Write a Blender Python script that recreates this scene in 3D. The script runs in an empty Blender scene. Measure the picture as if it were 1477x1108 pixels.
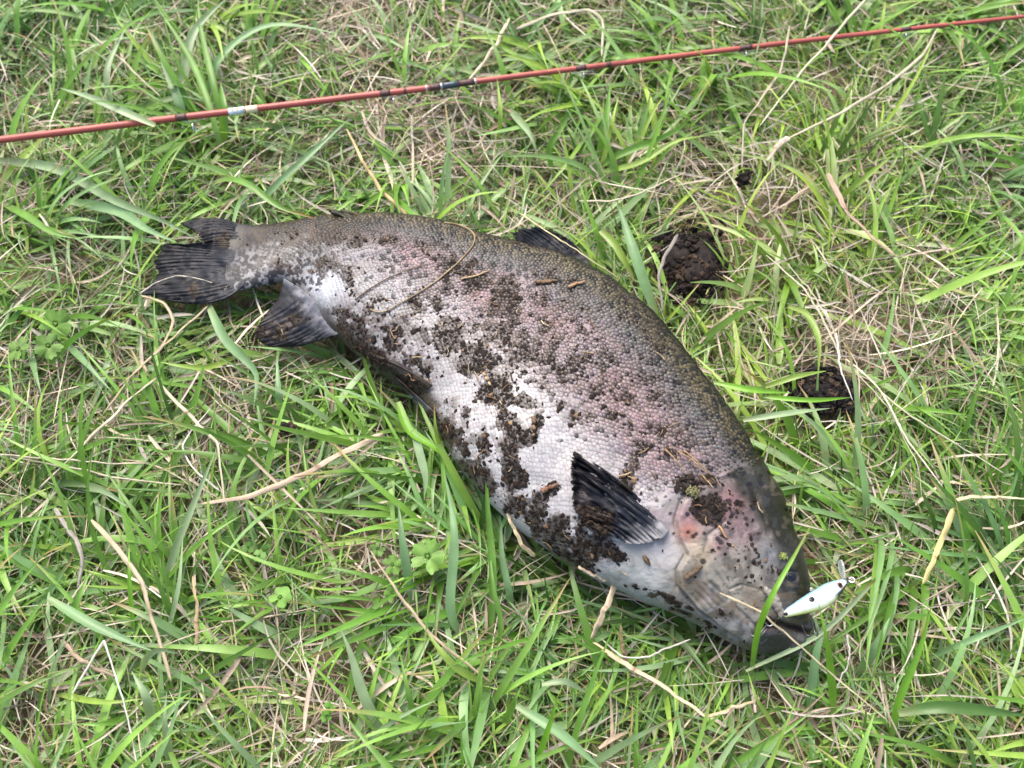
import bpy, math, random
import numpy as np
from mathutils import Vector

random.seed(7)
rng = np.random.default_rng(11)
S = bpy.context.scene
COL = S.collection

# ------------------------------------------------------------------ camera, sky, sun, exposure
W_PX, H_PX = 1477.0, 1108.0
TILT = math.radians(25.0)
HFOV = math.radians(60.0)
DIST = 0.745
cam_d = bpy.data.cameras.new('camera')
cam = bpy.data.objects.new('camera', cam_d)
COL.objects.link(cam)
cam.location = (0, -DIST * math.sin(TILT), DIST * math.cos(TILT))
cam.rotation_euler = (TILT, 0, 0)
cam_d.sensor_fit = 'HORIZONTAL'
cam_d.angle = HFOV
cam_d.clip_start = 0.02
cam_d.clip_end = 200
cam_d.dof.use_dof = True
cam_d.dof.focus_distance = 0.66
cam_d.dof.aperture_fstop = 6.5
S.camera = cam

SUN_EL, SUN_AZ = math.radians(58), math.radians(-25)      # azimuth from +Y (image up), towards the left
w = bpy.data.worlds.new('World'); S.world = w; w.use_nodes = True
nt = w.node_tree
bg = nt.nodes['Background']
sky = nt.nodes.new('ShaderNodeTexSky'); sky.sky_type = 'NISHITA'; sky.sun_disc = False
sky.sun_elevation = SUN_EL; sky.sun_rotation = SUN_AZ
sky.air_density = 1.0; sky.dust_density = 6.0; sky.ozone_density = 0.6
nt.links.new(sky.outputs[0], bg.inputs['Color'])
bg.inputs['Strength'].default_value = 0.15
sun_d = bpy.data.lights.new('sun', 'SUN'); sun_d.energy = 1.3; sun_d.angle = math.radians(42)
sun_d.color = (1.0, 0.97, 0.93)
sun = bpy.data.objects.new('sun', sun_d); COL.objects.link(sun)
sdir = Vector((math.sin(SUN_AZ) * math.cos(SUN_EL), math.cos(SUN_AZ) * math.cos(SUN_EL), math.sin(SUN_EL)))
sun.rotation_euler = (-sdir).to_track_quat('-Z', 'Y').to_euler()
S.view_settings.view_transform = 'Standard'
S.view_settings.look = 'None'
S.view_settings.gamma = 1
S.view_settings.use_curve_mapping = False
S.view_settings.exposure = 1.27

# ------------------------------------------------------------------ helpers
TH = math.tan(HFOV / 2)
CP = np.array(cam.location)
ct, st = math.cos(TILT), math.sin(TILT)

def at(px, py, z=0.0):
    """the place at height z that the photograph shows at pixel (px, py)"""
    px = np.asarray(px, float); py = np.asarray(py, float); z = np.asarray(z, float)
    x = (px - W_PX / 2) / W_PX * 2 * TH
    y = -(py - H_PX / 2) / W_PX * 2 * TH
    dx, dy, dz = x, y * ct + st, y * st - ct
    k = (z - CP[2]) / dz
    return np.stack(np.broadcast_arrays(CP[0] + dx * k, CP[1] + dy * k, z), -1)

def proj(P):
    P = np.asarray(P, float) - CP
    yy = P[..., 1] * ct + P[..., 2] * st
    zz = -P[..., 1] * st + P[..., 2] * ct
    x = P[..., 0] / -zz; y = yy / -zz
    return np.stack([x / (2 * TH) * W_PX + W_PX / 2, -y / (2 * TH) * W_PX + H_PX / 2], -1)

def mpp(p):
    """metres per photograph pixel at point p"""
    P = np.asarray(p, float) - CP
    return (P[..., 1] * st - P[..., 2] * ct) * 2 * TH / W_PX

def hash2(ix, iy, seed):
    n = (ix.astype(np.int64) * 374761393 + iy.astype(np.int64) * 668265263 + seed * 974711) & 0x7fffffff
    n = ((n ^ (n >> 13)) * 1274126177) & 0x7fffffff
    return ((n ^ (n >> 16)) & 0xffff) / 65535.0

def vnoise(x, y, seed=0):
    ix = np.floor(x); iy = np.floor(y); fx = x - ix; fy = y - iy
    fx = fx * fx * (3 - 2 * fx); fy = fy * fy * (3 - 2 * fy)
    a = hash2(ix, iy, seed); b = hash2(ix + 1, iy, seed); c = hash2(ix, iy + 1, seed); d = hash2(ix + 1, iy + 1, seed)
    return (a * (1 - fx) + b * fx) * (1 - fy) + (c * (1 - fx) + d * fx) * fy

def fbm(x, y, seed=0, oct=4):
    x = np.asarray(x, float); y = np.asarray(y, float)
    s = 0; a = 0.5; t = 0
    for o in range(oct):
        s = s + a * vnoise(x * 2 ** o, y * 2 ** o, seed + o * 17); t += a; a *= 0.5
    return s / t

def sstep(a, b, x):
    t = np.clip((x - a) / (b - a), 0, 1)
    return t * t * (3 - 2 * t)

def catmull(P, n):
    """n points evenly spread along a smooth curve through P"""
    P = np.asarray(P, float)
    if len(P) == 2:
        t = np.linspace(0, 1, n)[:, None]
        return P[0] * (1 - t) + P[1] * t
    Q = np.vstack([2 * P[0] - P[1], P, 2 * P[-1] - P[-2]])
    out = []
    for i in range(len(P) - 1):
        p0, p1, p2, p3 = Q[i:i + 4]
        t = np.linspace(0, 1, 24, endpoint=False)[:, None]
        out.append(0.5 * (2 * p1 + (p2 - p0) * t + (2 * p0 - 5 * p1 + 4 * p2 - p3) * t ** 2 + (3 * p1 - p0 - 3 * p2 + p3) * t ** 3))
    out = np.vstack(out + [P[-1:]])
    L = np.r_[0, np.cumsum(np.linalg.norm(np.diff(out[:, :3], axis=0), axis=1))]
    u = np.linspace(0, L[-1], n)
    return np.stack([np.interp(u, L, out[:, k]) for k in range(out.shape[1])], -1)

def mesh_np(name, V, F, col=None, mat=None, parent=None, smooth=True, kind=None, hide=False):
    """one mesh object from numpy vertices, faces (n x 3 or n x 4, or a list of both) and point colours"""
    V = np.asarray(V, np.float32)
    Fs = F if isinstance(F, list) else [F]
    Fs = [np.asarray(f, np.int32) for f in Fs if len(f)]
    me = bpy.data.meshes.new(name)
    me.vertices.add(len(V)); me.vertices.foreach_set('co', V.ravel())
    loops = np.concatenate([f.ravel() for f in Fs]); tot = np.concatenate([np.full(len(f), f.shape[1], np.int32) for f in Fs])
    me.loops.add(len(loops)); me.loops.foreach_set('vertex_index', loops)
    me.polygons.add(len(tot))
    me.polygons.foreach_set('loop_start', np.r_[0, np.cumsum(tot)[:-1]].astype(np.int32))
    me.polygons.foreach_set('loop_total', tot)
    me.polygons.foreach_set('use_smooth', np.full(len(tot), smooth))
    if col is not None:
        col = np.asarray(col, np.float32)
        if col.shape[1] == 3: col = np.c_[col, np.ones(len(col), np.float32)]
        a = me.color_attributes.new('Col', 'FLOAT_COLOR', 'POINT')
        a.data.foreach_set('color', col.astype(np.float32).ravel())
    me.update(calc_edges=True)
    me.validate()
    if mat: me.materials.append(mat)
    o = bpy.data.objects.new(name, me); COL.objects.link(o)
    if parent is not None: o.parent = parent
    if kind: o['kind'] = kind
    return o

def tag(o, label, cat, group=None):
    o['label'] = label; o['category'] = cat
    if group: o['group'] = group
    return o

def empty(name, loc=(0, 0, 0)):
    o = bpy.data.objects.new(name, None); o.empty_display_size = 0.02
    COL.objects.link(o); o.location = loc
    return o

def keep_parent(child, root):
    """parent a mesh built in world coordinates to an Empty that sits at the thing's base"""
    child.parent = root
    child.matrix_parent_inverse = root.matrix_basis.inverted()
    return child

def grid_faces(n, m, wrap=False, off=0):
    i = np.arange(n - 1)[:, None]; j = np.arange(m if wrap else m - 1)[None, :]
    j2 = (j + 1) % m
    a = i * m + j; b = i * m + j2; c = (i + 1) * m + j2; d = (i + 1) * m + j
    return (np.stack([a, b, c, d], -1).reshape(-1, 4) + off).astype(np.int32)

def grid_normals(P):
    du = np.gradient(P, axis=0); dv = np.gradient(P, axis=1)
    n = np.cross(du, dv); n /= np.linalg.norm(n, axis=-1, keepdims=True) + 1e-12
    return n

def seg_dist(p, poly):
    """distance from 2-D points to a polyline, and the side (sign)"""
    p = np.asarray(p, float); best = np.full(p.shape[:-1], 1e9); sgn = np.ones(p.shape[:-1])
    poly = np.asarray(poly, float)
    for a, b in zip(poly[:-1], poly[1:]):
        d = b - a; t = np.clip(((p - a) @ d) / (d @ d), 0, 1)
        q = p - a - t[..., None] * d
        r = np.hypot(q[..., 0], q[..., 1])
        s = np.sign(d[0] * q[..., 1] - d[1] * q[..., 0])
        k = r < best
        best = np.where(k, r, best); sgn = np.where(k, s, sgn)
    return best, sgn

def tube_arr(C, R, k=8, cap=True):
    """tube round a curve C (n x 3) with radii R"""
    C = np.asarray(C, float); n = len(C); R = np.broadcast_to(R, (n,))
    T = np.gradient(C, axis=0); T /= np.linalg.norm(T, axis=1, keepdims=True)
    up = np.array([0, 0, 1.0]) if abs(T[0][2]) < 0.9 else np.array([1.0, 0, 0])
    A = np.cross(T, up); A /= np.linalg.norm(A, axis=1, keepdims=True)
    B = np.cross(A, T)
    th = np.linspace(0, 2 * np.pi, k, endpoint=False)
    V = C[:, None] + R[:, None, None] * (np.cos(th)[None, :, None] * A[:, None] + np.sin(th)[None, :, None] * B[:, None])
    V = V.reshape(-1, 3); F = [grid_faces(n, k, True)]
    if cap:
        V = np.vstack([V, C[:1], C[-1:]]); a = n * k
        j = np.arange(k)
        F.append(np.stack([np.full(k, a), (j + 1) % k, j], -1))
        F.append(np.stack([np.full(k, a + 1), (n - 1) * k + j, (n - 1) * k + (j + 1) % k], -1))
    return V, F

# ------------------------------------------------------------------ materials
def pmat(name, rough=0.5, spec=0.5, coat=0.0, transl=0.0, base=None, vary=0.15, vscale=60.0, bump=0.0, bscale=400.0,
         stripes=False, metal=0.0, coat_rough=0.1):
    m = bpy.data.materials.new(name); m.use_nodes = True
    n = m.node_tree.nodes; l = m.node_tree.links
    b = n['Principled BSDF']; out = n['Material Output']
    b.inputs['Roughness'].default_value = rough
    b.inputs['Specular IOR Level'].default_value = spec
    b.inputs['Metallic'].default_value = metal
    b.inputs['Coat Weight'].default_value = coat
    b.inputs['Coat Roughness'].default_value = coat_rough
    tc = n.new('ShaderNodeTexCoord')
    if base is None:
        a = n.new('ShaderNodeAttribute'); a.attribute_name = 'Col'; csock = a.outputs['Color']; asock = a.outputs['Alpha']
    else:
        a = n.new('ShaderNodeRGB'); a.outputs[0].default_value = (*base, 1); csock = a.outputs[0]; asock = None
    no = n.new('ShaderNodeTexNoise'); no.inputs['Scale'].default_value = vscale; no.inputs['Detail'].default_value = 5
    l.new(tc.outputs['Object'], no.inputs['Vector'])
    mr = n.new('ShaderNodeMapRange'); mr.inputs['From Min'].default_value = 0.25; mr.inputs['From Max'].default_value = 0.75
    mr.inputs['To Min'].default_value = 1 - vary; mr.inputs['To Max'].default_value = 1 + vary
    l.new(no.outputs['Fac'], mr.inputs['Value'])
    mul = n.new('ShaderNodeVectorMath'); mul.operation = 'SCALE'
    l.new(csock, mul.inputs[0]); l.new(mr.outputs[0], mul.inputs['Scale'])
    c = mul.outputs[0]
    hs = None
    if stripes:
        wv = n.new('ShaderNodeMath'); wv.operation = 'MULTIPLY'; wv.inputs[1].default_value = 44.0; l.new(asock, wv.inputs[0])
        sn = n.new('ShaderNodeMath'); sn.operation = 'SINE'; l.new(wv.outputs[0], sn.inputs[0])
        mr2 = n.new('ShaderNodeMapRange'); mr2.inputs['From Min'].default_value = -1
        mr2.inputs['To Min'].default_value = 0.9; mr2.inputs['To Max'].default_value = 1.08
        l.new(sn.outputs[0], mr2.inputs['Value'])
        mul2 = n.new('ShaderNodeVectorMath'); mul2.operation = 'SCALE'
        l.new(c, mul2.inputs[0]); l.new(mr2.outputs[0], mul2.inputs['Scale']); c = mul2.outputs[0]
        hs = sn.outputs[0]
    l.new(c, b.inputs['Base Color'])
    if bump > 0:
        bn = n.new('ShaderNodeTexNoise'); bn.inputs['Scale'].default_value = bscale; bn.inputs['Detail'].default_value = 3
        l.new(tc.outputs['Object'], bn.inputs['Vector'])
        bp = n.new('ShaderNodeBump'); bp.inputs['Strength'].default_value = bump; bp.inputs['Distance'].default_value = 0.001
        l.new(bn.outputs['Fac'], bp.inputs['Height']); l.new(bp.outputs[0], b.inputs['Normal'])
    if transl > 0:
        tr = n.new('ShaderNodeBsdfTranslucent'); mx = n.new('ShaderNodeMixShader'); mx.inputs[0].default_value = transl
        br = n.new('ShaderNodeVectorMath'); br.operation = 'MULTIPLY'; br.inputs[1].default_value = (1.25, 1.2, 0.6)
        l.new(c, br.inputs[0]); l.new(br.outputs[0], tr.inputs['Color'])
        l.new(b.outputs[0], mx.inputs[1]); l.new(tr.outputs[0], mx.inputs[2]); l.new(mx.outputs[0], out.inputs['Surface'])
    return m

M_BLADE = pmat('grass_blade_green', rough=0.38, spec=0.5, transl=0.36, vary=0.22, vscale=55, stripes=True)
M_STRAW = pmat('dry_straw', rough=0.6, spec=0.35, transl=0.1, vary=0.28, vscale=90)
M_SKIN = pmat('fish_skin', rough=0.42, spec=0.22, coat=0.12, coat_rough=0.09, vary=0.16, vscale=110, bump=0.38, bscale=500)
M_SCALE = pmat('fish_scales', rough=0.40, spec=0.28, coat=0.10, coat_rough=0.12, vary=0.08, vscale=60)
M_FIN = pmat('fin_membrane', rough=0.45, spec=0.14, coat=0.04, vary=0.35, vscale=120, bump=0.25, bscale=300)
M_SOIL = pmat('wet_soil', rough=0.7, spec=0.2, vary=0.5, vscale=300, bump=0.8, bscale=900)
M_BARK = pmat('bark_fibre', rough=0.7, spec=0.3, vary=0.45, vscale=250, bump=0.6, bscale=700)
M_LEAF = pmat('weed_leaf', rough=0.5, spec=0.4, transl=0.25, vary=0.25, vscale=120, bump=0.4, bscale=250)
M_RED = pmat('rod_red_lacquer', rough=0.45, spec=0.5, coat=0.1, base=(0.30, 0.062, 0.046), vary=0.18, vscale=40, bump=0.1)
M_WRAP = pmat('rod_dark_thread', rough=0.4, base=(0.07, 0.028, 0.024), vary=0.4, vscale=400, bump=0.5, bscale=1500)
M_FERR = pmat('rod_blue_black_ferrule', rough=0.3, base=(0.03, 0.045, 0.06), vary=0.2)
M_METAL = pmat('bright_metal', rough=0.22, metal=1.0, base=(0.6, 0.6, 0.6), vary=0.15)
M_SILVER = pmat('silver_label', rough=0.35, base=(0.55, 0.62, 0.68), vary=0.15, vscale=300)
M_GOLD = pmat('gold_print', rough=0.4, base=(0.6, 0.38, 0.08), vary=0.1)
M_CREAM = pmat('cream_band', rough=0.4, base=(0.62, 0.55, 0.34), vary=0.15)
M_LURE = pmat('lure_paint', rough=0.2, spec=0.5, coat=0.6, vary=0.04, vscale=80)
M_BLACK = pmat('black_paint', rough=0.3, base=(0.012, 0.012, 0.014), vary=0.2)
M_IRIS = pmat('lure_eye_red', rough=0.3, coat=0.2, base=(0.14, 0.045, 0.035), vary=0.2)
M_EYE = pmat('fish_eye', rough=0.18, spec=0.35, coat=0.15, vary=0.1)
M_STEEL = pmat('hook_steel', rough=0.3, metal=1.0, base=(0.16, 0.16, 0.17), vary=0.2)

def mat_lip():
    m = bpy.data.materials.new('clear_plastic'); m.use_nodes = True
    b = m.node_tree.nodes['Principled BSDF']
    b.inputs['Base Color'].default_value = (0.8, 0.85, 0.86, 1); b.inputs['Roughness'].default_value = 0.08
    b.inputs['Transmission Weight'].default_value = 0.75; b.inputs['IOR'].default_value = 1.45
    return m
M_CLEAR = mat_lip()

def mat_ground():
    m = bpy.data.materials.new('bare_earth'); m.use_nodes = True
    n = m.node_tree.nodes; l = m.node_tree.links; b = n['Principled BSDF']
    tc = n.new('ShaderNodeTexCoord')
    n1 = n.new('ShaderNodeTexNoise'); n1.inputs['Scale'].default_value = 14; n1.inputs['Detail'].default_value = 8
    n2 = n.new('ShaderNodeTexNoise'); n2.inputs['Scale'].default_value = 220; n2.inputs['Detail'].default_value = 6
    l.new(tc.outputs['Object'], n1.inputs['Vector']); l.new(tc.outputs['Object'], n2.inputs['Vector'])
    r1 = n.new('ShaderNodeValToRGB')
    r1.color_ramp.elements[0].position = 0.3; r1.color_ramp.elements[0].color = (0.11, 0.10, 0.05, 1)
    r1.color_ramp.elements[1].position = 0.7; r1.color_ramp.elements[1].color = (0.22, 0.175, 0.115, 1)
    l.new(n1.outputs['Fac'], r1.inputs['Fac'])
    mx = n.new('ShaderNodeMix'); mx.data_type = 'RGBA'; mx.blend_type = 'MULTIPLY'; mx.inputs[0].default_value = 0.7
    r2 = n.new('ShaderNodeValToRGB')
    r2.color_ramp.elements[0].position = 0.3; r2.color_ramp.elements[0].color = (0.35, 0.33, 0.3, 1)
    r2.color_ramp.elements[1].position = 0.7; r2.color_ramp.elements[1].color = (1.2, 1.15, 1.0, 1)
    l.new(n2.outputs['Fac'], r2.inputs['Fac'])
    l.new(r1.outputs[0], mx.inputs[6]); l.new(r2.outputs[0], mx.inputs[7]); # beyond the modelled turf the sheet takes the turf's own mean colour
    ln = n.new('ShaderNodeVectorMath'); ln.operation = 'LENGTH'; l.new(tc.outputs['Object'], ln.inputs[0])
    fr = n.new('ShaderNodeMapRange'); fr.inputs['From Min'].default_value = 0.95; fr.inputs['From Max'].default_value = 1.35; l.new(ln.outputs['Value'], fr.inputs['Value'])
    n3 = n.new('ShaderNodeTexNoise'); n3.inputs['Scale'].default_value = 45; n3.inputs['Detail'].default_value = 8; l.new(tc.outputs['Object'], n3.inputs['Vector'])
    r3 = n.new('ShaderNodeValToRGB')
    r3.color_ramp.elements[0].position = 0.36; r3.color_ramp.elements[0].color = (0.035, 0.065, 0.018, 1)
    r3.color_ramp.elements[1].position = 0.66; r3.color_ramp.elements[1].color = (0.15, 0.19, 0.075, 1)
    l.new(n3.outputs['Fac'], r3.inputs['Fac'])
    mg = n.new('ShaderNodeMix'); mg.data_type = 'RGBA'; l.new(fr.outputs[0], mg.inputs[0]); l.new(mx.outputs[2], mg.inputs[6]); l.new(r3.outputs[0], mg.inputs[7])
    l.new(mg.outputs[2], b.inputs['Base Color'])
    b.inputs['Roughness'].default_value = 0.9
    bp = n.new('ShaderNodeBump'); bp.inputs['Strength'].default_value = 0.8; bp.inputs['Distance'].default_value = 0.004
    l.new(n2.outputs['Fac'], bp.inputs['Height']); l.new(bp.outputs[0], b.inputs['Normal'])
    return m

# ------------------------------------------------------------------ ground (fine relief near, flat sheet to the horizon)
def build_ground():
    ax = np.r_[-60, -20, -6, -3, np.linspace(-1.6, 1.6, 161), 3, 6, 20, 60]
    X, Y = np.meshgrid(ax, ax, indexing='ij')
    Z = (fbm(X * 6 + 50, Y * 6 + 50, 3) - 0.5) * 0.016 + (fbm(X * 30 + 90, Y * 30 + 90, 5) - 0.5) * 0.006 - 0.004
    far = np.maximum(abs(X), abs(Y)) > 1.6
    Z[far] = -0.004
    V = np.stack([X, Y, Z], -1).reshape(-1, 3)
    return mesh_np('ground', V, grid_faces(len(ax), len(ax))[:, ::-1], mat=mat_ground(), kind='structure')
build_ground()

# ------------------------------------------------------------------ the trout: body
ST = np.array([  # back edge, belly edge at stations from the tail root to the snout (photograph pixels)
    (332, 322, 322, 426), (350, 324, 337, 422), (372, 325, 352, 417), (420, 319, 385, 411), (470, 313, 415, 406), (522, 312, 442, 432), (578, 315, 472, 470), (642, 326, 506, 502),
    (702, 344, 552, 538), (762, 361, 604, 578), (822, 380, 634, 626), (880, 410, 666, 676), (935, 452, 706, 722), (985, 509, 752, 764),
    (1028, 570, 805, 800), (1066, 626, 860, 834), (1097, 674, 912, 858), (1122, 718, 960, 878), (1141, 760, 1004, 898),
    (1155, 798, 1044, 920), (1163, 830, 1078, 936), (1166, 862, 1106, 943), (1163, 890, 1128, 941)], float)
NS, NT_UP, NT_LO = 640, 240, 60
def fish_profile():
    cen = (ST[:, :2] + ST[:, 2:]) / 2
    L = np.r_[0, np.cumsum(np.hypot(*np.diff(cen, axis=0).T))]
    D = catmull(ST, 400)                                              # 4-D curve, spread by the back edge
    cenf = (D[:, :2] + D[:, 2:]) / 2
    Lf = np.r_[0, np.cumsum(np.hypot(*np.diff(cenf, axis=0).T))]
    u = np.linspace(0, Lf[-1], NS)
    P = np.stack([np.interp(u, Lf, D[:, k]) for k in range(4)], -1)
    for k in range(4):                                                # gentle smoothing
        q = np.pad(P[:, k], 8, mode='reflect', reflect_type='odd'); P[:, k] = np.convolve(q, np.ones(17) / 17, 'valid')
    return P, u / Lf[-1]
PP, UU = fish_profile()
half_px = np.hypot(*(PP[:, :2] - PP[:, 2:]).T) / 2
halfm = half_px * 0.00058
bt = halfm * np.interp(UU, [0, 0.03, 0.09, 0.17, 0.37, 0.6, 0.8, 0.9, 1], [0.03, 0.16, 0.44, 0.52, 0.47, 0.46, 0.5, 0.56, 0.72])
q = np.pad(bt, 12, mode='edge'); bt = np.convolve(q, np.ones(25) / 25, 'valid')
zc = 0.026 + 0.66 * bt + 0.014 * (1 - sstep(0.0, 0.14, UU))
Dw = at(PP[:, 0], PP[:, 1], zc); Vw = at(PP[:, 2], PP[:, 3], zc)
Cw = (Dw + Vw) / 2; Hw = (Dw - Vw) / 2
th = np.r_[np.linspace(0, np.pi, NT_UP, endpoint=False), np.linspace(np.pi, 2 * np.pi, NT_LO, endpoint=False)]
co, si = np.cos(th), np.sin(th)
yy = np.sign(co) * np.abs(co) ** 0.94
zz = np.sign(si) * np.abs(si) ** 0.86
BODY = Cw[:, None] + Hw[:, None] * yy[None, :, None]
BODY[..., 2] = zc[:, None] + bt[:, None] * zz[None]
# rounded snout: extra rings that close towards the mouth
NR = 26
cap = []
tip_dir = at(1176, 935, zc[-1]) - Cw[-1]; tip_dir[2] = -0.002
for k in range(1, NR + 1):
    a = k / NR * np.pi / 2
    ring = Cw[-1] + (BODY[-1] - Cw[-1]) * max(math.cos(a), 0.004) + tip_dir * 0.62 * math.sin(a)
    cap.append(ring)
BODY = np.concatenate([BODY, np.array(cap)], 0)
NB = BODY.shape[0]; NTT = BODY.shape[1]
PXB = proj(BODY)
NRM = grid_normals(BODY)
flip = np.sign((NRM * (BODY - np.concatenate([Cw, np.repeat(Cw[-1:], NR, 0)])[:, None])).sum(-1).mean())
NRM *= flip
upper = sstep(-0.25, 0.1, np.broadcast_to(si[None], BODY.shape[:2]))

GILL = [(1030, 690), (1004, 702), (983, 722), (974, 750), (979, 776), (990, 800), (976, 822), (977, 846), (1003, 876), (1040, 906), (1075, 930)]
JAW = [(1052, 850), (1068, 843), (1088, 848), (1106, 856), (1118, 876), (1124, 896)]
MOUTH = [(1100, 902), (1122, 899), (1146, 906), (1180, 916)]
PREOP = [(1046, 752), (1022, 772), (1016, 795), (1028, 822), (1046, 846), (1060, 875), (1092, 905)]
BROW = [(1092, 765), (1110, 785), (1120, 812), (1122, 836), (1132, 848), (1150, 846)]
SKULL = [(1030, 692), (1058, 690), (1085, 708), (1100, 742), (1108, 772)]
def head_relief():
    d = np.zeros(BODY.shape[:2])
    m = PXB[..., 0] > 880
    p = PXB[m]
    e = np.zeros(len(p))
    r, s = seg_dist(p, GILL)
    # the gill cover stands proud of the flank, with a groove along its edge
    e += 0.0030 * np.where(s < 0, sstep(0, 5, r) * np.exp(-r / 70), 0)
    e -= 0.0020 * np.exp(-(r / 2.6) ** 2)
    r, s = seg_dist(p, JAW); e -= 0.0010 * np.exp(-(r / 1.8) ** 2); e += 0.0002 * np.exp(-((r - 7) / 5) ** 2)
    r, s = seg_dist(p, MOUTH); e -= 0.0035 * np.exp(-(r / 3.5) ** 2); e += 0.001 * np.exp(-((r - 13) / 5) ** 2)
    r, s = seg_dist(p, PREOP); e -= 0.0016 * np.exp(-(r / 3.0) ** 2)
    r, s = seg_dist(p, SKULL); e -= 0.0012 * np.exp(-(r / 3.5) ** 2)
    r, s = seg_dist(p, BROW); e += 0.0016 * np.exp(-(r / 4.5) ** 2)
    r = np.hypot(p[:, 0] - 1138, p[:, 1] - 831)
    e -= 0.0030 * np.exp(-(r / 9.5) ** 2); e += 0.0014 * np.exp(-((r - 14) / 3.5) ** 2)
    for k in range(6):                                                # gill rays under the cover
        a = [(976 + k * 6, 828 - k * 5), (986 + k * 6.5, 856 - k * 4), (1012 + k * 7.5, 884 - k * 4)]
        r, s = seg_dist(p, a); e -= 0.0006 * (0.5 + k * 0.2) * np.exp(-(r / (1.3 + 0.25 * k)) ** 2)
    for k in range(4):                                                # red gill folds behind the cheek
        a = [(972 + k * 5, 742 + k * 2), (980 + k * 5, 765 + k * 2), (990 + k * 4, 784)]
        r, s = seg_dist(p, a); e -= 0.0009 * np.exp(-(r / 1.5) ** 2)
    e += 0.0012 * np.exp(-(np.hypot(p[:, 0] - 1038, p[:, 1] - 790) / 13) ** 2)
    e += (fbm(p[:, 0] / 16, p[:, 1] / 16, 9) - 0.5) * 0.0018
    d[m] = e
    # soft dents along the flank
    d += (fbm(PXB[..., 0] / 70, PXB[..., 1] / 70, 21, 3) - 0.5) * 0.005 * sstep(0, 60, NB - np.arange(NB))[:, None]
    return d * upper
BODY = BODY + NRM * head_relief()[..., None]
NRM = grid_normals(BODY) * flip

# soil that sticks to the fish: patches (x, y, rx, ry, angle, strength)
PATCH = [
    (560, 470, 90, 38, 35, .62), (515, 470, 40, 26, 40, .8), (600, 520, 40, 26, 30, .72), (648, 486, 23, 26, 0, 1.15), (640, 372, 42, 17, 35, .78),
    (690, 405, 42, 24, 35, .85), (728, 440, 27, 40, -10, 1.15), (700, 470, 40, 26, 0, .6), (690, 520, 36, 26, -20, 1.1), (745, 505, 75, 55, 20, .66),
    (800, 470, 80, 50, 30, .55), (715, 566, 26, 26, 0, 1.1), (748, 579, 30, 11, 10, 1.1), (736, 618, 18, 30, -15, 1.15), (771, 618, 9, 24, 20, 1.2),
    (737, 668, 12, 48, -3, 1.25), (655, 632, 24, 40, -25, 1.0), (690, 690, 22, 40, -35, 1.0), (665, 590, 34, 20, 20, .55), (700, 640, 40, 22, 20, .62),
    (753, 688, 8, 15, -10, 1.2), (744, 727, 18, 17, 0, 1.15), (780, 730, 11, 18, 10, 1.15), (791, 707, 17, 8, -20, 1.15), (768, 748, 12, 13, 0, 1.1),
    (810, 755, 18, 12, 20, 1.15), (800, 775, 32, 18, 25, 1.2), (850, 786, 44, 20, 15, 1.25), (815, 803, 40, 15, 25, 1.25), (880, 797, 26, 12, 20, 1.1),
    (862, 751, 30, 18, 25, 1.25), (1022, 732, 20, 24, -30, 1.1), (996, 700, 26, 16, 30, .9), (904, 690, 12, 20, 20, 1.1), (917, 660, 10, 20, 10, 1.0),
    (978, 634, 24, 9, 10, .95), (923, 644, 15, 10, 20, .95), (884, 600, 16, 10, 20, .8), (900, 560, 120, 70, 40, .5), (850, 520, 90, 60, 30, .53),
    (835, 580, 60, 40, 30, .5), (790, 545, 50, 30, 20, .6), (800, 400, 36, 11, 20, .95), (830, 440, 40, 20, 30, .6), (960, 620, 60, 40, 40, .5),
    (560, 345, 30, 10, 10, .7), (490, 345, 60, 14, 5, .62), (430, 340, 60, 14, 0, .6), (475, 385, 26, 22, 20, .68), (505, 395, 26, 18, 0, .6),
    (540, 515, 50, 13, 32, 1.0), (595, 553, 30, 12, 40, 1.0), (625, 600, 12, 24, -25, .9), (425, 455, 30, 22, -30, .66), (400, 476, 34, 18, 0, .85),
    (296, 416, 26, 11, -10, .8), (410, 385, 40, 14, 0, .5), (330, 345, 50, 20, 0, .4), (1080, 815, 60, 45, 0, .36), (1060, 730, 50, 40, 0, .36),
    (1105, 900, 16, 10, 0, .8), (1042, 885, 16, 10, 30, .6), (930, 470, 30, 60, -45, .45), (620, 430, 60, 24, -35, .6), (955, 862, 50, 8, 20, .7),
    (700, 735, 20, 10, 40, .6), (1000, 893, 40, 6, 25, .7)]
def soil_field(p):
    s = np.zeros(p.shape[:-1])
    for (x, y, rx, ry, a, k) in PATCH:
        c, n = math.cos(math.radians(a)), math.sin(math.radians(a))
        dx, dy = p[..., 0] - x, p[..., 1] - y
        e = ((dx * c + dy * n) / rx) ** 2 + ((-dx * n + dy * c) / ry) ** 2
        s = np.maximum(s, k * np.exp(-np.minimum(e, 30) ** 1.2 * 0.7))
    nz = (fbm(p[..., 0] / 14, p[..., 1] / 14, 31, 5) - 0.5) * 1.7 + 0.5
    return s, sstep(0.0, 0.16, s * 1.1 - 0.14 - nz * 0.95)

def blob(p, x, y, r):
    return np.exp(-((p[..., 0] - x) ** 2 + (p[..., 1] - y) ** 2) / (r * r))

def lerp(a, b, t):
    return a + (np.asarray(b) - a) * t[..., None]

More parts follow.
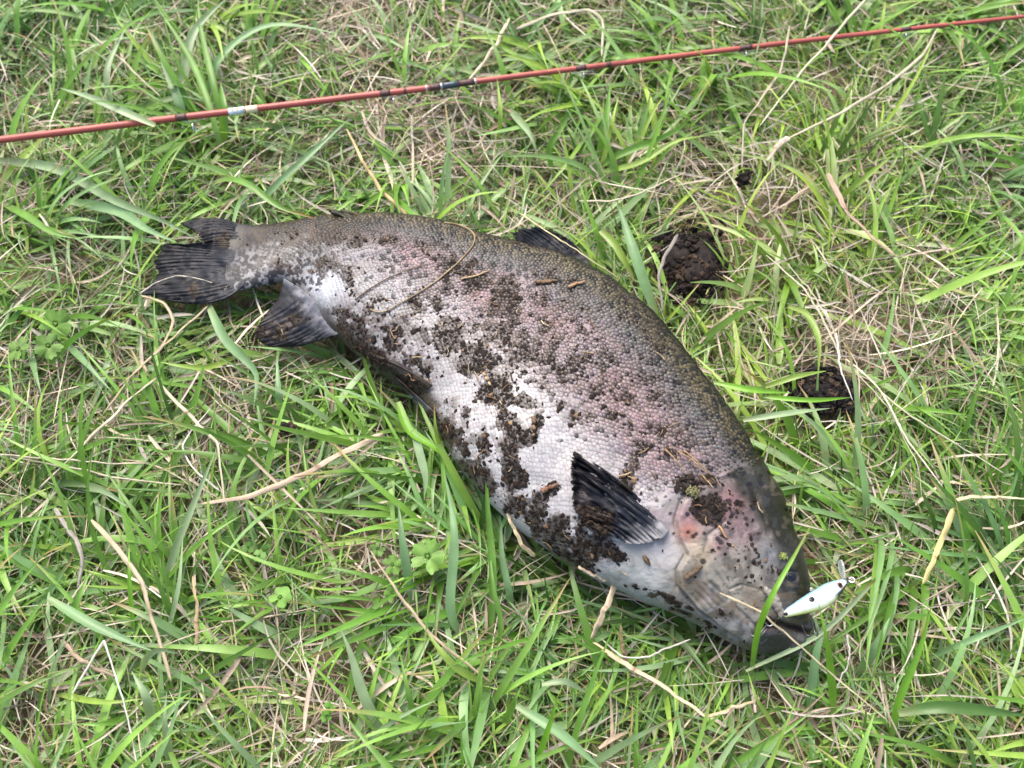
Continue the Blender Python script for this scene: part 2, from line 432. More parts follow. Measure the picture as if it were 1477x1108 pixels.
spot_rng = np.random.default_rng(5)
SPOTS = []
for k in range(900):
    u = spot_rng.random() ** 1.5 * 0.84; v = spot_rng.random() * 1.0
    i = int(u * (NS - 1)); D, V = PP[i, :2], PP[i, 2:]
    frac = v ** 1.3 * (0.95 if u < 0.16 else 0.62)
    if u > 0.2 and spot_rng.random() < 0.25: continue
    SPOTS.append((*(D + (V - D) * frac), spot_rng.uniform(1.7, 3.2) if u < 0.2 else spot_rng.uniform(2.2, 4.6)))
for k in range(230):
    x, y = spot_rng.uniform(318, 470), spot_rng.uniform(340, 420)
    SPOTS.append((x, y, spot_rng.uniform(2.3, 3.8)))
SPOTS = np.array(SPOTS)

def frac_across(shape_idx):
    return None

def pigment(p, yv, uu):
    """skin colour of the fish: yv runs from +1 at the back to -1 at the belly, uu from tail to head"""
    n1 = fbm(p[..., 0] / 40, p[..., 1] / 40, 41); n2 = fbm(p[..., 0] / 11, p[..., 1] / 11, 43)
    y = yv + (n1 - 0.5) * 0.35
    back = np.array([0.014, 0.013, 0.007]); grey = np.array([0.088, 0.085, 0.084]); lilac = np.array([0.178, 0.144, 0.150]); white = np.array([0.36, 0.352, 0.358])
    c = np.broadcast_to(white, p.shape[:-1] + (3,)).copy()
    c = lerp(c, [0.225, 0.217, 0.225], (1 - sstep(0.30, 0.52, uu)) * 0.9)
    c = lerp(c, lilac, sstep(-0.50, 0.05, y))
    c = lerp(c, [0.215, 0.148, 0.152], sstep(-0.15, 0.15, y) * (1 - sstep(0.3, 0.6, y)) * sstep(0.42, 0.62, n1) * 0.8)
    c = lerp(c, grey, sstep(0.28, 0.62, y))
    c = lerp(c, back, sstep(0.56, 0.82, yv + (n2 - 0.5) * 0.2))
    # the grey tail stalk
    tailc = lerp(np.broadcast_to(np.array([0.19, 0.19, 0.20]), c.shape).copy(), [0.022, 0.017, 0.010], sstep(-0.05, 0.35, y))
    c = lerp(c, tailc, 1 - sstep(0.14, 0.28, uu))
    c = lerp(c, [0.036, 0.025, 0.016], np.clip(blob(p, 415, 334, 40) + blob(p, 380, 332, 30) + blob(p, 465, 330, 34), 0, 1) * sstep(0.25, 0.5, n2) * 0.95)
    c = lerp(c, [0.42, 0.45, 0.50], blob(p, 472, 410, 26) * 0.9)
    c = lerp(c, [0.014, 0.016, 0.021], 1 - sstep(-0.01, 0.05, uu + (n2 - .5) * 0.03))
    # muddy keel behind the vent
    c = lerp(c, [0.026, 0.019, 0.013], sstep(-0.86, -0.95, yv + (n2 - .5) * 0.12) * sstep(0.16, 0.22, uu) * (1 - sstep(0.44, 0.50, uu)) * 0.9)
    # head
    r, s = seg_dist(p, [(860, 850), (900, 785), (928, 738), (983, 716), (1030, 692), (1082, 672), (1130, 640)])
    hs_ = np.where(s > 0, r, -r) + (fbm(p[..., 0] / 12, p[..., 1] / 12, 223, 3) - 0.5) * 18
    head = sstep(-7, 9, hs_) * (uu > 0.5)
    hc = np.broadcast_to(np.array([0.215, 0.212, 0.195]), c.shape).copy()
    for (x, y_, rr, col, k) in [
        (925, 825, 62, (.42, .435, .42), 1), (960, 790, 40, (.41, .40, .40), .9), (940, 750, 30, (.27, .225, .24), .9),
        (1050, 728, 38, (.235, .125, .132), .95), (1075, 765, 30, (.19, .125, .14), .85), (1037, 788, 14, (.27, .155, .17), .95), (990, 745, 18, (.29, .19, .21), .9),
        (993, 768, 16, (.35, .135, .095), .95), (1008, 738, 16, (.26, .16, .18), .8), (1008, 800, 22, (.29, .235, .155), .85), (1058, 830, 34, (.23, .215, .18), .8),
        (988, 838, 22, (.15, .12, .082), .95), (1014, 862, 16, (.20, .165, .125), .7), (1022, 855, 9, (.30, .315, .35), .9), (1034, 880, 9, (.30, .315, .35), .9),
        (1075, 905, 24, (.26, .265, .275), .8), (1085, 915, 12, (.36, .37, .38), .7), (1110, 925, 22, (.085, .09, .095), .9), (1128, 936, 20, (.02, .02, .022), .95), (1100, 870, 20, (.15, .13, .10), .85), (1082, 862, 18, (.15, .13, .105), .8),
        (1128, 866, 9, (.27, .24, .19), .8), (1112, 800, 20, (.12, .135, .16), .8), (1150, 850, 40, (.009, .010, .012), 1), (1168, 880, 30, (.011, .012, .014), 1), (1140, 828, 22, (.012, .014, .018), 1)]:  # the bluish blob behind the eye is a highlight painted into the colour
        hc = lerp(hc, col, blob(p, x, y_, rr) * k)
    dark = np.maximum(sstep(0.27, 0.50, yv + (n2 - .5) * 0.15) * (1 - sstep(1150, 1175, p[..., 0])), 0)
    hc = lerp(hc, [0.018, 0.018, 0.011], dark)
    n3 = fbm(p[..., 0] / 22, p[..., 1] / 13, 47, 5)
    hc = lerp(hc, np.array([0.10, 0.078, 0.052]), sstep(0.46, 0.66, n3) * 0.75 * sstep(985, 1010, p[..., 0]) * sstep(790, 840, p[..., 1]))
    hc = lerp(hc, np.array([0.045, 0.046, 0.046]), sstep(0.52, 0.70, fbm(p[..., 0] / 12, p[..., 1] / 18, 49, 4)) * 0.6 * sstep(1000, 1030, p[..., 0]))
    hc = lerp(hc, np.array([0.028, 0.028, 0.03]), blob(p, 1122, 930, 30) * 0.9)
    r, s = seg_dist(p, MOUTH); hc = lerp(hc, [0.020, 0.014, 0.012], np.exp(-(r / 5.0) ** 2))
    hc = lerp(hc, np.array([0.16, 0.13, 0.10]), sstep(0.62, 0.75, n2) * 0.35)
    c = lerp(c, hc * 0.76, head)
    return c, head

def spots_mask(p):
    flat = p.reshape(-1, 2); d = np.full(len(flat), 9.0)
    for (x, y, r) in SPOTS:
        k = np.where((np.abs(flat[:, 0] - x) < 14) & (np.abs(flat[:, 1] - y) < 14))[0]
        if len(k): d[k] = np.minimum(d[k], np.hypot(flat[k, 0] - x, flat[k, 1] - y) / r)
    return (1 - sstep(0.75, 1.15, d)).reshape(p.shape[:-1])

UB = np.r_[UU, np.ones(NR)]
yvB = np.broadcast_to(yy[None], (NB, NTT)); uuB = np.broadcast_to(UB[:, None], (NB, NTT))
CB, headB = pigment(PXB, yvB, uuB)
spB = spots_mask(PXB)
CB = lerp(CB, [0.010, 0.010, 0.011], spB * 0.92)
sB, dB = soil_field(PXB)
CB = lerp(CB, np.array([0.075, 0.052, 0.036]), sstep(0.18, 0.62, sB) * sstep(0.42, 0.62, fbm(PXB[..., 0] / 8, PXB[..., 1] / 8, 79, 5)) * 0.65 * upper)
CB = lerp(CB, np.array([0.026, 0.018, 0.013]), np.clip(dB * 0.9, 0, 1) * upper)
specks = sstep(0.80, 0.86, vnoise(PXB[..., 0] / 2.7, PXB[..., 1] / 2.7, 91)) * sstep(0.42, 0.6, fbm(PXB[..., 0] / 25, PXB[..., 1] / 25, 93)) * headB * (PXB[..., 0] > 985)
CB = lerp(CB, [0.03, 0.024, 0.02], specks * 0.8)

TROUT = empty('trout', (0, -0.02, 0.01))
tag(TROUT, 'large speckled trout lying dead on its side, smeared with dark soil', 'fish')
bpy.context.view_layer.update()
def close_grid(G):
    n, m = G.shape[:2]
    V = G.reshape(-1, 3); F = [grid_faces(n, m, True)]
    V = np.vstack([V, G[0].mean(0)[None], G[-1].mean(0)[None]])
    j = np.arange(m); a = n * m
    F.append(np.stack([np.full(m, a), j, (j + 1) % m], -1)[:, ::-1]); F.append(np.stack([np.full(m, a + 1), (n - 1) * m + (j + 1) % m, (n - 1) * m + j], -1)[:, ::-1])
    return V, F
bv, bf = close_grid(BODY)
cb = np.vstack([CB.reshape(-1, 3), CB[0].mean(0)[None], CB[-1].mean(0)[None]])
if flip < 0: bf = [f[:, ::-1] for f in bf]
body = keep_parent(mesh_np('body', bv, bf, cb, M_SKIN), TROUT)

# look-up from photograph pixel to a vertex of the fish's upper surface (for what lies on it)
CELL = 2.0
GW, GH = int(W_PX / CELL) + 2, int(H_PX / CELL) + 2
class Surf:
    def __init__(s):
        s.idx = np.full((GW, GH), -1, int); s.P = np.zeros((0, 3)); s.N = np.zeros((0, 3)); s.z = np.full((GW, GH), -9.0)
    def add(s, P, N):
        off = len(s.P); s.P = np.vstack([s.P, P]); s.N = np.vstack([s.N, N])
        q = proj(P); ix = (q[:, 0] / CELL).astype(int); iy = (q[:, 1] / CELL).astype(int)
        ok = (ix >= 0) & (ix < GW) & (iy >= 0) & (iy < GH)
        o = np.argsort(P[:, 2], kind='stable'); o = o[ok[o]]
        better = P[o, 2] > s.z[ix[o], iy[o]]; o = o[better]
        s.idx[ix[o], iy[o]] = off + o; s.z[ix[o], iy[o]] = P[o, 2]
    def get(s, px, py):
        ix = np.clip((np.asarray(px) / CELL).astype(int), 0, GW - 1); iy = np.clip((np.asarray(py) / CELL).astype(int), 0, GH - 1)
        return s.idx[ix, iy]
SURF = Surf()
up = NRM[..., 2] > 0.05
SURF.add(BODY[up], NRM[up])
# height of things over the ground, for keeping grass out of them
HG = 0.002; HN = 1400
HMAP = np.full((HN, HN), -1.0)
def hm_add(P, grow=1):
    ix = ((P[:, 0] + HN * HG / 2) / HG).astype(int); iy = ((P[:, 1] + HN * HG / 2) / HG).astype(int)
    for dx in range(-grow, grow + 1):
        for dy in range(-grow, grow + 1):
            a, b = np.clip(ix + dx, 0, HN - 1), np.clip(iy + dy, 0, HN - 1)
            np.maximum.at(HMAP, (a, b), P[:, 2])
def erode(M, k):
    out = M.copy()
    for _ in range(k):
        a = out > 0
        a = a & np.roll(a, 1, 0) & np.roll(a, -1, 0) & np.roll(a, 1, 1) & np.roll(a, -1, 1)
        out = np.where(a, out, -1.0)
    return out
def hm(P):
    ix = np.clip(((P[..., 0] + HN * HG / 2) / HG).astype(int), 0, HN - 1); iy = np.clip(((P[..., 1] + HN * HG / 2) / HG).astype(int), 0, HN - 1)
    return HM2[ix, iy]
hm_add(BODY.reshape(-1, 3), 0)

# ------------------------------------------------------------------ scales
def build_scales():
    pitch = 5.9 * 0.00058; rowp = 0.72 * pitch
    cx = np.r_[0, np.cumsum(np.linalg.norm(np.diff(Cw, axis=0), axis=1))]
    arc = np.r_[0, np.cumsum(np.linalg.norm(np.diff(BODY[:NS], axis=1), axis=2).mean(0))]
    V, F, C = [], [], []
    pos = []
    for i, s in enumerate(np.arange(0.030, cx[-1], rowp)):
        fi = np.interp(s, cx, np.arange(NS)); i0 = int(round(fi))
        ring = BODY[i0, :NT_UP + 6]
        a = np.r_[0, np.cumsum(np.linalg.norm(np.diff(ring, axis=0), axis=1))]
        mid = np.interp(np.pi / 2, th[:NT_UP], a[:NT_UP])
        n0 = math.ceil((0 - mid) / pitch - (i % 2) * 0.5); n1 = math.floor((a[-1] - mid) / pitch - (i % 2) * 0.5)
        for k in range(n0, n1 + 1):
            av = mid + (k + (i % 2) * 0.5) * pitch
            if av < 0 or av > a[-1]: continue
            pos.append((fi, np.interp(av, a, np.arange(len(a)))))
    pos = np.array(pos)
    pos[:, 0] += rng.normal(0, 0.30, len(pos)); pos[:, 1] += rng.normal(0, 0.20, len(pos))
    wx = fbm(pos[:, 0] / 45, pos[:, 1] / 30, 201, 3) - 0.5; wy = fbm(pos[:, 0] / 45 + 40, pos[:, 1] / 30, 203, 3) - 0.5
    pos[:, 0] += wx * 20; pos[:, 1] += wy * 10
    pos = pos[rng.random(len(pos)) > 0.012 + 0.10 * sstep(0.62, 0.72, fbm(pos[:, 0] / 30, pos[:, 1] / 30, 207, 3))]
    i0 = np.clip(pos[:, 0].round().astype(int), 0, NS - 1); j0 = np.clip(pos[:, 1].round().astype(int), 0, NTT - 1)
    P = BODY[i0, j0]; N = NRM[i0, j0]; px = PXB[i0, j0]; hd = headB[i0, j0]; yv = yvB[i0, j0]; uu = UB[i0]
    # no scales on the head; small ones fade out on the breast
    r, sgn = seg_dist(px, [(860, 850), (900, 785), (928, 738), (983, 716), (1030, 692), (1082, 672), (1130, 640)])
    sd_ = np.where((sgn > 0), r, -r) + (fbm(px[:, 0] / 9, px[:, 1] / 9, 221, 3) - 0.5) * 16      # scales thin out raggedly towards the head
    fade = sstep(-34, 2, sd_) * (uu > 0.5)
    keep = ~((sd_ > 3) & (uu > 0.5)) & (uu < 0.88) & (rng.random(len(px)) > 0.55 * fade)
    P, N, px, yv, uu, i0, j0, fade = [x[keep] for x in (P, N, px, yv, uu, i0, j0, fade)]
    T = BODY[np.clip(i0 - 3, 0, NS - 1), j0] - BODY[np.clip(i0 + 3, 0, NS - 1), j0]
    T -= (T * N).sum(1, keepdims=True) * N; T /= np.linalg.norm(T, axis=1, keepdims=True)
    B = np.cross(N, T)
    n = len(P)
    k = 8
    ang = np.linspace(0, 2 * np.pi, k, endpoint=False)
    size = pitch * 0.57 * rng.uniform(0.88, 1.14, n) * np.interp(uu, [0, 0.15, 0.3, 0.8, 0.9], [0.7, 0.8, 1, 1.02, .9])
    size = size * (1 - 0.45 * fade)
    # dome: centre, middle ring, rim; the rear (tail-side) edge stands a little higher
    rise = pitch * rng.uniform(0.17, 0.27, n) * (1 - 0.6 * sstep(0.1, -0.5, yv)) * np.interp(uu, [0.03, 0.12, 0.25], [0.25, 0.5, 1])
    def ring(f, h, tail):
        a = (np.cos(ang)[None, :, None] * T[:, None] * 1.12 + np.sin(ang)[None, :, None] * B[:, None] * 0.98) * (size * f)[:, None, None]
        z = (rise * h)[:, None] + (pitch * tail * np.cos(ang))[None, :]
        return P[:, None] + a + N[:, None] * z[..., None]
    ctr = P + N * (rise * 1.0)[:, None]
    R1 = ring(0.55, 0.82, 0.03); R2 = ring(1.0, -0.12, 0.07)
    Vv = np.concatenate([ctr[:, None], R1, R2], 1)
    m = 1 + 2 * k
    j = np.arange(k); jn = (j + 1) % k
    tri = np.stack([np.zeros(k, int), 1 + j, 1 + jn], -1)
    quad = np.stack([1 + j, 1 + k + j, 1 + k + jn, 1 + jn], -1)
    off = (np.arange(n) * m)[:, None, None]
    tri = (tri[None] + off).reshape(-1, 3); quad = (quad[None] + off).reshape(-1, 4)
    c, _ = pigment(px, yv, uu)
    lum = c.mean(1, keepdims=True)
    cc = c * rng.uniform(0.84, 1.14, (n, 1)) + rng.normal(0, 0.005, (n, 3))
    tint = rng.random(n)
    bk = sstep(0.52, 0.80, yv)                                        # the back: gold-centred dark scales
    gold = np.where((rng.random(n) < 0.84)[:, None], np.array([0.108, 0.088, 0.047]), np.array([0.014, 0.012, 0.007])) * rng.uniform(0.7, 1.15, (n, 1))
    edge = bk * (1 - sstep(0.80, 0.96, yv)) * (1 - 0.9 * fade)
    cc = cc * (1 - edge[:, None]) + gold * edge[:, None]
    kt = (0.8 * (1 - sstep(0.03, 0.14, uu)))[:, None]; cc = cc * (1 - kt) + c * kt
    sp = spots_mask(px)
    cc = cc * (1 - 0.9 * sp[:, None]) + np.array([0.014, 0.0135, 0.015]) * 0.9 * sp[:, None]
    # odd grey scales in the upper flank
    od = (rng.random(n) < 0.22 * sstep(0.0, 0.5, yv))
    cc[od] *= rng.uniform(0.3, 0.6, (od.sum(), 1))
    _, dd = soil_field(px)
    ds_, _ = soil_field(px); fl = (sstep(0.18, 0.62, ds_) * sstep(0.42, 0.62, fbm(px[:, 0] / 8, px[:, 1] / 8, 79, 5)) * 0.65)[:, None]
    cc = cc * (1 - fl) + np.array([0.075, 0.052, 0.036]) * fl
    cc = cc * (1 - 0.82 * dd[:, None]) + np.array([0.030, 0.021, 0.015]) * 0.82 * dd[:, None]
    cc = np.clip(cc, 0.007, 0.8)
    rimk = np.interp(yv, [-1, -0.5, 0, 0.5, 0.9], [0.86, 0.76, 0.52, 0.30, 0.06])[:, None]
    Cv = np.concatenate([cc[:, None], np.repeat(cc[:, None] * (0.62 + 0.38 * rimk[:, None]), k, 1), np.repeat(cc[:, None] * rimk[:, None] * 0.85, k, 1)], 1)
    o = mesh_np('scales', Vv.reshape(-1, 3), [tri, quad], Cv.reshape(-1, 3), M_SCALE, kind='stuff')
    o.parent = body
    return n
n_scales = build_scales()

# ------------------------------------------------------------------ fins
def fin(name, rays, zfun, nr=70, nl=46, cols=((0.03, 0.032, 0.038), (0.02, 0.02, 0.024)), basecol=None, ridges=16, rag=0.05, amp=0.00022, thick=0.0011, seed=1, base_len=0.25, ruff=0.0):
    rays = np.array(rays, float)                                      # k x 3 x 2 pixels: base, middle, tip
    k = len(rays); t = np.linspace(0, k - 1, nr)
    R = np.stack([[np.interp(t, np.arange(k), rays[:, a, b]) for b in range(2)] for a in range(3)], 0).transpose(2, 0, 1)
    s = np.linspace(0, 1, nl)
    if rag > 0:
        f = 1 - rag * np.random.default_rng(seed).random(nr)[:, None] * 1.0
    else: f = np.ones((nr, 1))
    ss = s[None] * f
    q = (1 - ss) ** 2
    G = q[..., None] * R[:, 0][:, None] + (2 * ss * (1 - ss))[..., None] * (2 * R[:, 1] - 0.5 * R[:, 0] - 0.5 * R[:, 2])[:, None] + (ss ** 2)[..., None] * R[:, 2][:, None]
    uu = np.broadcast_to(t[:, None] / (k - 1), G.shape[:2])
    z = np.array(zfun(G[..., 0], G[..., 1], ss, uu))
    for _ in range(5):                                               # the membrane bridges the small steps of what it lies on
        zp = np.pad(z, 2, mode='reflect', reflect_type='odd'); z = sum(zp[2 + a:zp.shape[0] - 2 + a, 2:-2] + zp[2:-2, 2 + a:zp.shape[1] - 2 + a] for a in (-2, -1, 0, 1, 2)) / 10
    ph = uu * ridges * 2 * np.pi + 1.6 * np.sin(ss * 2 + uu * 9) + 3 * uu * uu + 9 * fbm(uu * 5 + seed, ss * 0.35, seed + 60, 2)
    z = z + amp * np.sin(ph) * sstep(0.1, 0.4, ss) * (0.3 + 1.4 * fbm(G[..., 0] / 14, G[..., 1] / 14, seed + 20)) + ruff * (fbm(G[..., 0] / 22, G[..., 1] / 22, seed + 50) - 0.5)
    P = at(G[..., 0], G[..., 1], z)
    N = grid_normals(P); N *= np.sign(N[..., 2].mean())
    top = P + N * thick / 2; bot = P - N * thick / 2
    n, m = P.shape[:2]
    c = np.broadcast_to(np.array(cols[0]), P.shape).copy()
    c = lerp(c, cols[1], ss)
    c = c * (1 + 0.09 * np.sin(ph + 1.2) + 0.16 * np.sin(ph * 2.3) * fbm(G[..., 0] / 20, G[..., 1] / 20, seed + 7))[..., None]
    c = c * (0.6 + 0.9 * fbm(G[..., 0] / 9, G[..., 1] / 9, seed + 3))[..., None]
    if basecol is not None: c = lerp(c, basecol, (1 - sstep(0, base_len, ss + (fbm(G[..., 0] / 8, G[..., 1] / 8, seed) - .5) * 0.2)) )
    s_, d_ = soil_field(G); c = lerp(c, [0.045, 0.033, 0.022], d_ * 0.7)
    F = [grid_faces(n, m), grid_faces(n, m, off=n * m)[:, ::-1]]
    def rim(a): # side walls
        b = a + n * m; return np.stack([a[:-1], b[:-1], b[1:], a[1:]], -1)
    i = np.arange(n); j = np.arange(m)
    F += [rim(j), rim((n - 1) * m + j)[:, ::-1], rim(i * m)[:, ::-1], rim(i * m + m - 1)]
    o = mesh_np(name, np.vstack([top.reshape(-1, 3), bot.reshape(-1, 3)]), F, np.vstack([c.reshape(-1, 3)] * 2), M_FIN)
    keep_parent(o, TROUT)
    SURF.add(top.reshape(-1, 3), N.reshape(-1, 3)); hm_add(top.reshape(-1, 3))
    return o
def on_body(x, y, lift):
    i = SURF.get(x, y)
    z = np.where(i >= 0, SURF.P[np.maximum(i, 0), 2], 0.046)
    return z + lift

GREYB = (0.22, 0.23, 0.25)
fin('tail_fin', [((366, 338), (318, 316), (258, 323)), ((366, 343), (326, 329), (282, 336)), ((364, 352), (330, 345), (295, 350)), ((368, 358), (315, 355), (262, 353)), ((366, 366), (300, 359), (235, 351)),
                 ((362, 380), (292, 374), (220, 379)), ((358, 396), (290, 393), (226, 398)), ((356, 404), (280, 418), (202, 424)), ((354, 408), (308, 436), (236, 432))],
    lambda x, y, s, u: 0.0415 + 0.002 * (1 - s) + 0.006 * np.sin(u * 5 + 0.5) * s * s - 0.004 * s, nr=170, ridges=30, basecol=(0.020, 0.023, 0.031), seed=3, rag=0.05, base_len=0.5, ruff=0.007,
    cols=((0.010, 0.012, 0.018), (0.007, 0.0075, 0.010)))
fin('anal_fin', [((410, 402), (407, 416), (402, 434)), ((427, 412), (411, 430), (388, 447)), ((444, 424), (412, 448), (371, 470)), ((460, 440), (417, 470), (363, 487)),
                 ((474, 456), (432, 486), (388, 501)), ((486, 470), (457, 490), (428, 500)), ((492, 480), (476, 486), (461, 487))],
    lambda x, y, s, u: 0.052 - 0.012 * s + 0.004 * np.sin(u * 6), ridges=15, nr=110, basecol=(0.15, 0.155, 0.175), seed=5, base_len=0.34, ruff=0.006, cols=((0.026, 0.028, 0.036), (0.014, 0.013, 0.014)))
fin('dorsal_fin', [((852, 384), (832, 356), (806, 338)), ((834, 378), (802, 345), (776, 326)), ((808, 371), (778, 345), (750, 330)), ((786, 366), (762, 350), (737, 335)), ((768, 362), (756, 354), (744, 345))],
    lambda x, y, s, u: 0.064 + 0.006 * s, ridges=11, seed=7, cols=((0.012, 0.014, 0.019), (0.007, 0.008, 0.010)), rag=0.12, ruff=0.004)
fin('adipose_fin', [((530, 318), (514, 309), (498, 304)), ((512, 318), (498, 309), (474, 304)), ((500, 317), (492, 312), (480, 309))],
    lambda x, y, s, u: 0.051 + 0.002 * s, nr=24, nl=20, ridges=2, seed=9, cols=((0.05, 0.05, 0.03), (0.02, 0.024, 0.016)), rag=0.04, thick=0.003)
pect = fin('pectoral_fin', [((965, 766), (906, 704), (827, 651)), ((958, 775), (895, 715), (822, 664)), ((946, 781), (884, 726), (823, 688)), ((932, 784), (874, 740), (826, 730)), ((918, 785), (870, 757), (839, 756)), ((902, 784), (884, 774), (861, 772))],
    lambda x, y, s, u: on_body(x, y, 0.0050 + 0.009 * s), ridges=13, nr=110, seed=11, basecol=(0.20, 0.20, 0.21), base_len=0.22, cols=((0.018, 0.023, 0.034), (0.011, 0.009, 0.009)), amp=0.0002, ruff=0.003)
fin('pelvic_fin', [((624, 556), (577, 527), (528, 508)), ((619, 560), (574, 534), (532, 518)), ((612, 562), (580, 541), (550, 531))],
    lambda x, y, s, u: on_body(x, y, 0.0035 + 0.003 * s * (1 - u)), nr=30, ridges=6, seed=13, cols=((0.03, 0.025, 0.022), (0.016, 0.013, 0.012)), amp=0.0010, ruff=0.004)
fin('pelvic_fin', [((628, 596), (596, 566), (566, 540)), ((627, 601), (596, 575), (578, 556)), ((626, 610), (608, 588), (592, 572))],
    lambda x, y, s, u: on_body(x, y, 0.002), nr=26, ridges=5, seed=15, cols=((0.08, 0.08, 0.095), (0.018, 0.016, 0.016)), amp=0.0009, ruff=0.003)

# ------------------------------------------------------------------ eye
def dome(center, nrm, r, h, rings, name, mat, parent, seg=28):
    nrm = nrm / np.linalg.norm(nrm); a = np.cross(nrm, [0, 1, 0]); a /= np.linalg.norm(a); b = np.cross(nrm, a)
    V, C = [], []
    for f, col in rings:
        t = f * np.pi / 2
        for k in range(seg):
            q = 2 * np.pi * k / seg
            V.append(center + (a * math.cos(q) + b * math.sin(q)) * r * math.sin(t) + nrm * h * math.cos(t)); C.append(col)
    n = len(rings); V = np.array(V)
    o = mesh_np(name, V, [grid_faces(n, seg, True)], np.array(C), mat)
    if parent is TROUT: keep_parent(o, parent)
    else: o.parent = parent
    return o
ei = SURF.get(1138, 831); ep, en = SURF.P[ei], SURF.N[ei]
K, I1, I2 = (0.006, 0.007, 0.011), (0.09, 0.075, 0.045), (0.028, 0.029, 0.032)
eye = dome(ep - en * 0.0026, en, 0.0058, 0.0044, [(0.02, K), (0.3, (0.006, 0.008, 0.014)), (0.52, K), (0.56, I1), (0.66, I1), (0.72, I2), (0.9, I2), (1.0, (0.03, 0.03, 0.03))], 'eye', M_EYE, TROUT)
dome(ep - en * 0.0014, en, 0.0030, 0.0038, [(0.02, K), (0.3, K), (0.6, K), (0.8, K), (1.0, K)], 'pupil', M_EYE, eye)

# upper jaw bone of the fish
def maxilla():
    c = catmull([(1100, 848), (1112, 858), (1121, 874), (1127, 890)], 18)
    i = SURF.get(c[:, 0], c[:, 1]); P = SURF.P[i] + SURF.N[i] * 0.0008
    V, F = tube_arr(P, 0.0032 * np.sin(np.linspace(0.35, 2.7, 18)) ** 0.8, 12)
    col = np.broadcast_to((0.20, 0.185, 0.16), (len(V), 3)) * (0.6 + 0.8 * rng.random((len(V), 1)))
    keep_parent(mesh_np('jaw_bone', V, F, col, M_SKIN), TROUT)
maxilla()

# ------------------------------------------------------------------ soil on the fish
def ico(sub):
    import bmesh
    bm = bmesh.new(); bmesh.ops.create_icosphere(bm, subdivisions=sub, radius=1.0)
    V = np.array([v.co[:] for v in bm.verts]); F = np.array([[v.index for v in f.verts] for f in bm.faces]); bm.free()
    return V, F
ICO1, ICO2, ICO4 = ico(1), ico(2), ico(4)
def lumps(P, N, R, cols, flat=0.6, seed=0, elong=0.5, sub=ICO2, jag=0.35):
    r = np.random.default_rng(seed); n = len(P)
    protos = []
    for k in range(14):
        d = 1 + jag * r.normal(0, 1, len(sub[0])).clip(-1.6, 1.6) * 0.7
        protos.append(sub[0] * d[:, None])
    protos = np.array(protos)
    T = np.cross(N, r.normal(0, 1, (n, 3))); T /= np.linalg.norm(T, axis=1, keepdims=True); B = np.cross(N, T)
    v = protos[r.integers(0, 14, n)]
    sx = R * (1 + elong * r.random(n)); sy = R * r.uniform(0.6, 1.0, n); sz = R * flat * r.uniform(0.6, 1.2, n)
    V = P[:, None] + v[..., 0:1] * (T * sx[:, None])[:, None] + v[..., 1:2] * (B * sy[:, None])[:, None] + v[..., 2:3] * (N * sz[:, None])[:, None] + N[:, None] * (sz * 0.35)[:, None, None]
    m = len(sub[0]); F = (sub[1][None] + (np.arange(n) * m)[:, None, None]).reshape(-1, 3)
    C = np.repeat(cols[:, None], m, 1) * r.uniform(0.7, 1.3, (n, m, 1))
    return V.reshape(-1, 3), F, C.reshape(-1, 3)

def build_crumbs():
    n = 420000
    px = np.stack([rng.uniform(200, 1180, n), rng.uniform(300, 950, n)], -1)
    i = SURF.get(px[:, 0], px[:, 1]); ok = i >= 0; px, i = px[ok], i[ok]
    s, d = soil_field(px)
    prob = d * 0.34 + 0.085 * sstep(0.16, 0.55, s) + 0.0028
    k = rng.random(len(px)) < prob; px, i, s, d = px[k], i[k], s[k], d[k]
    u = rng.random(len(px))
    R = (0.00026 + 0.0016 * u ** 6) * np.where(d > 0.6, 1.2, 0.95)
    fine = ((px[:, 0] < 500) & (px[:, 1] < 520)); R[fine] *= 0.6
    P = SURF.P[i] + rng.normal(0, 0.0004, (len(i), 3)); N = SURF.N[i]
    dark = np.array([0.015, 0.010, 0.0075]); brown = np.array([0.036, 0.022, 0.013]); tan = np.array([0.20, 0.13, 0.07])
    t = rng.random(len(px))
    C = np.where((t < 0.86)[:, None], dark, np.where((t < 0.975)[:, None], brown, tan)) * rng.uniform(0.5, 1.2, (len(px), 1))
    V, F, Cc = lumps(P, N, R, C, flat=0.42, seed=3, sub=ICO1, elong=0.3)
    o = mesh_np('soil_crumbs', V, F, Cc, M_SOIL, smooth=False, kind='stuff')
    tag(o, 'dark wet soil crumbs scattered in patches over the flank of the fish', 'soil')
    return len(px)
n_crumbs = build_crumbs()

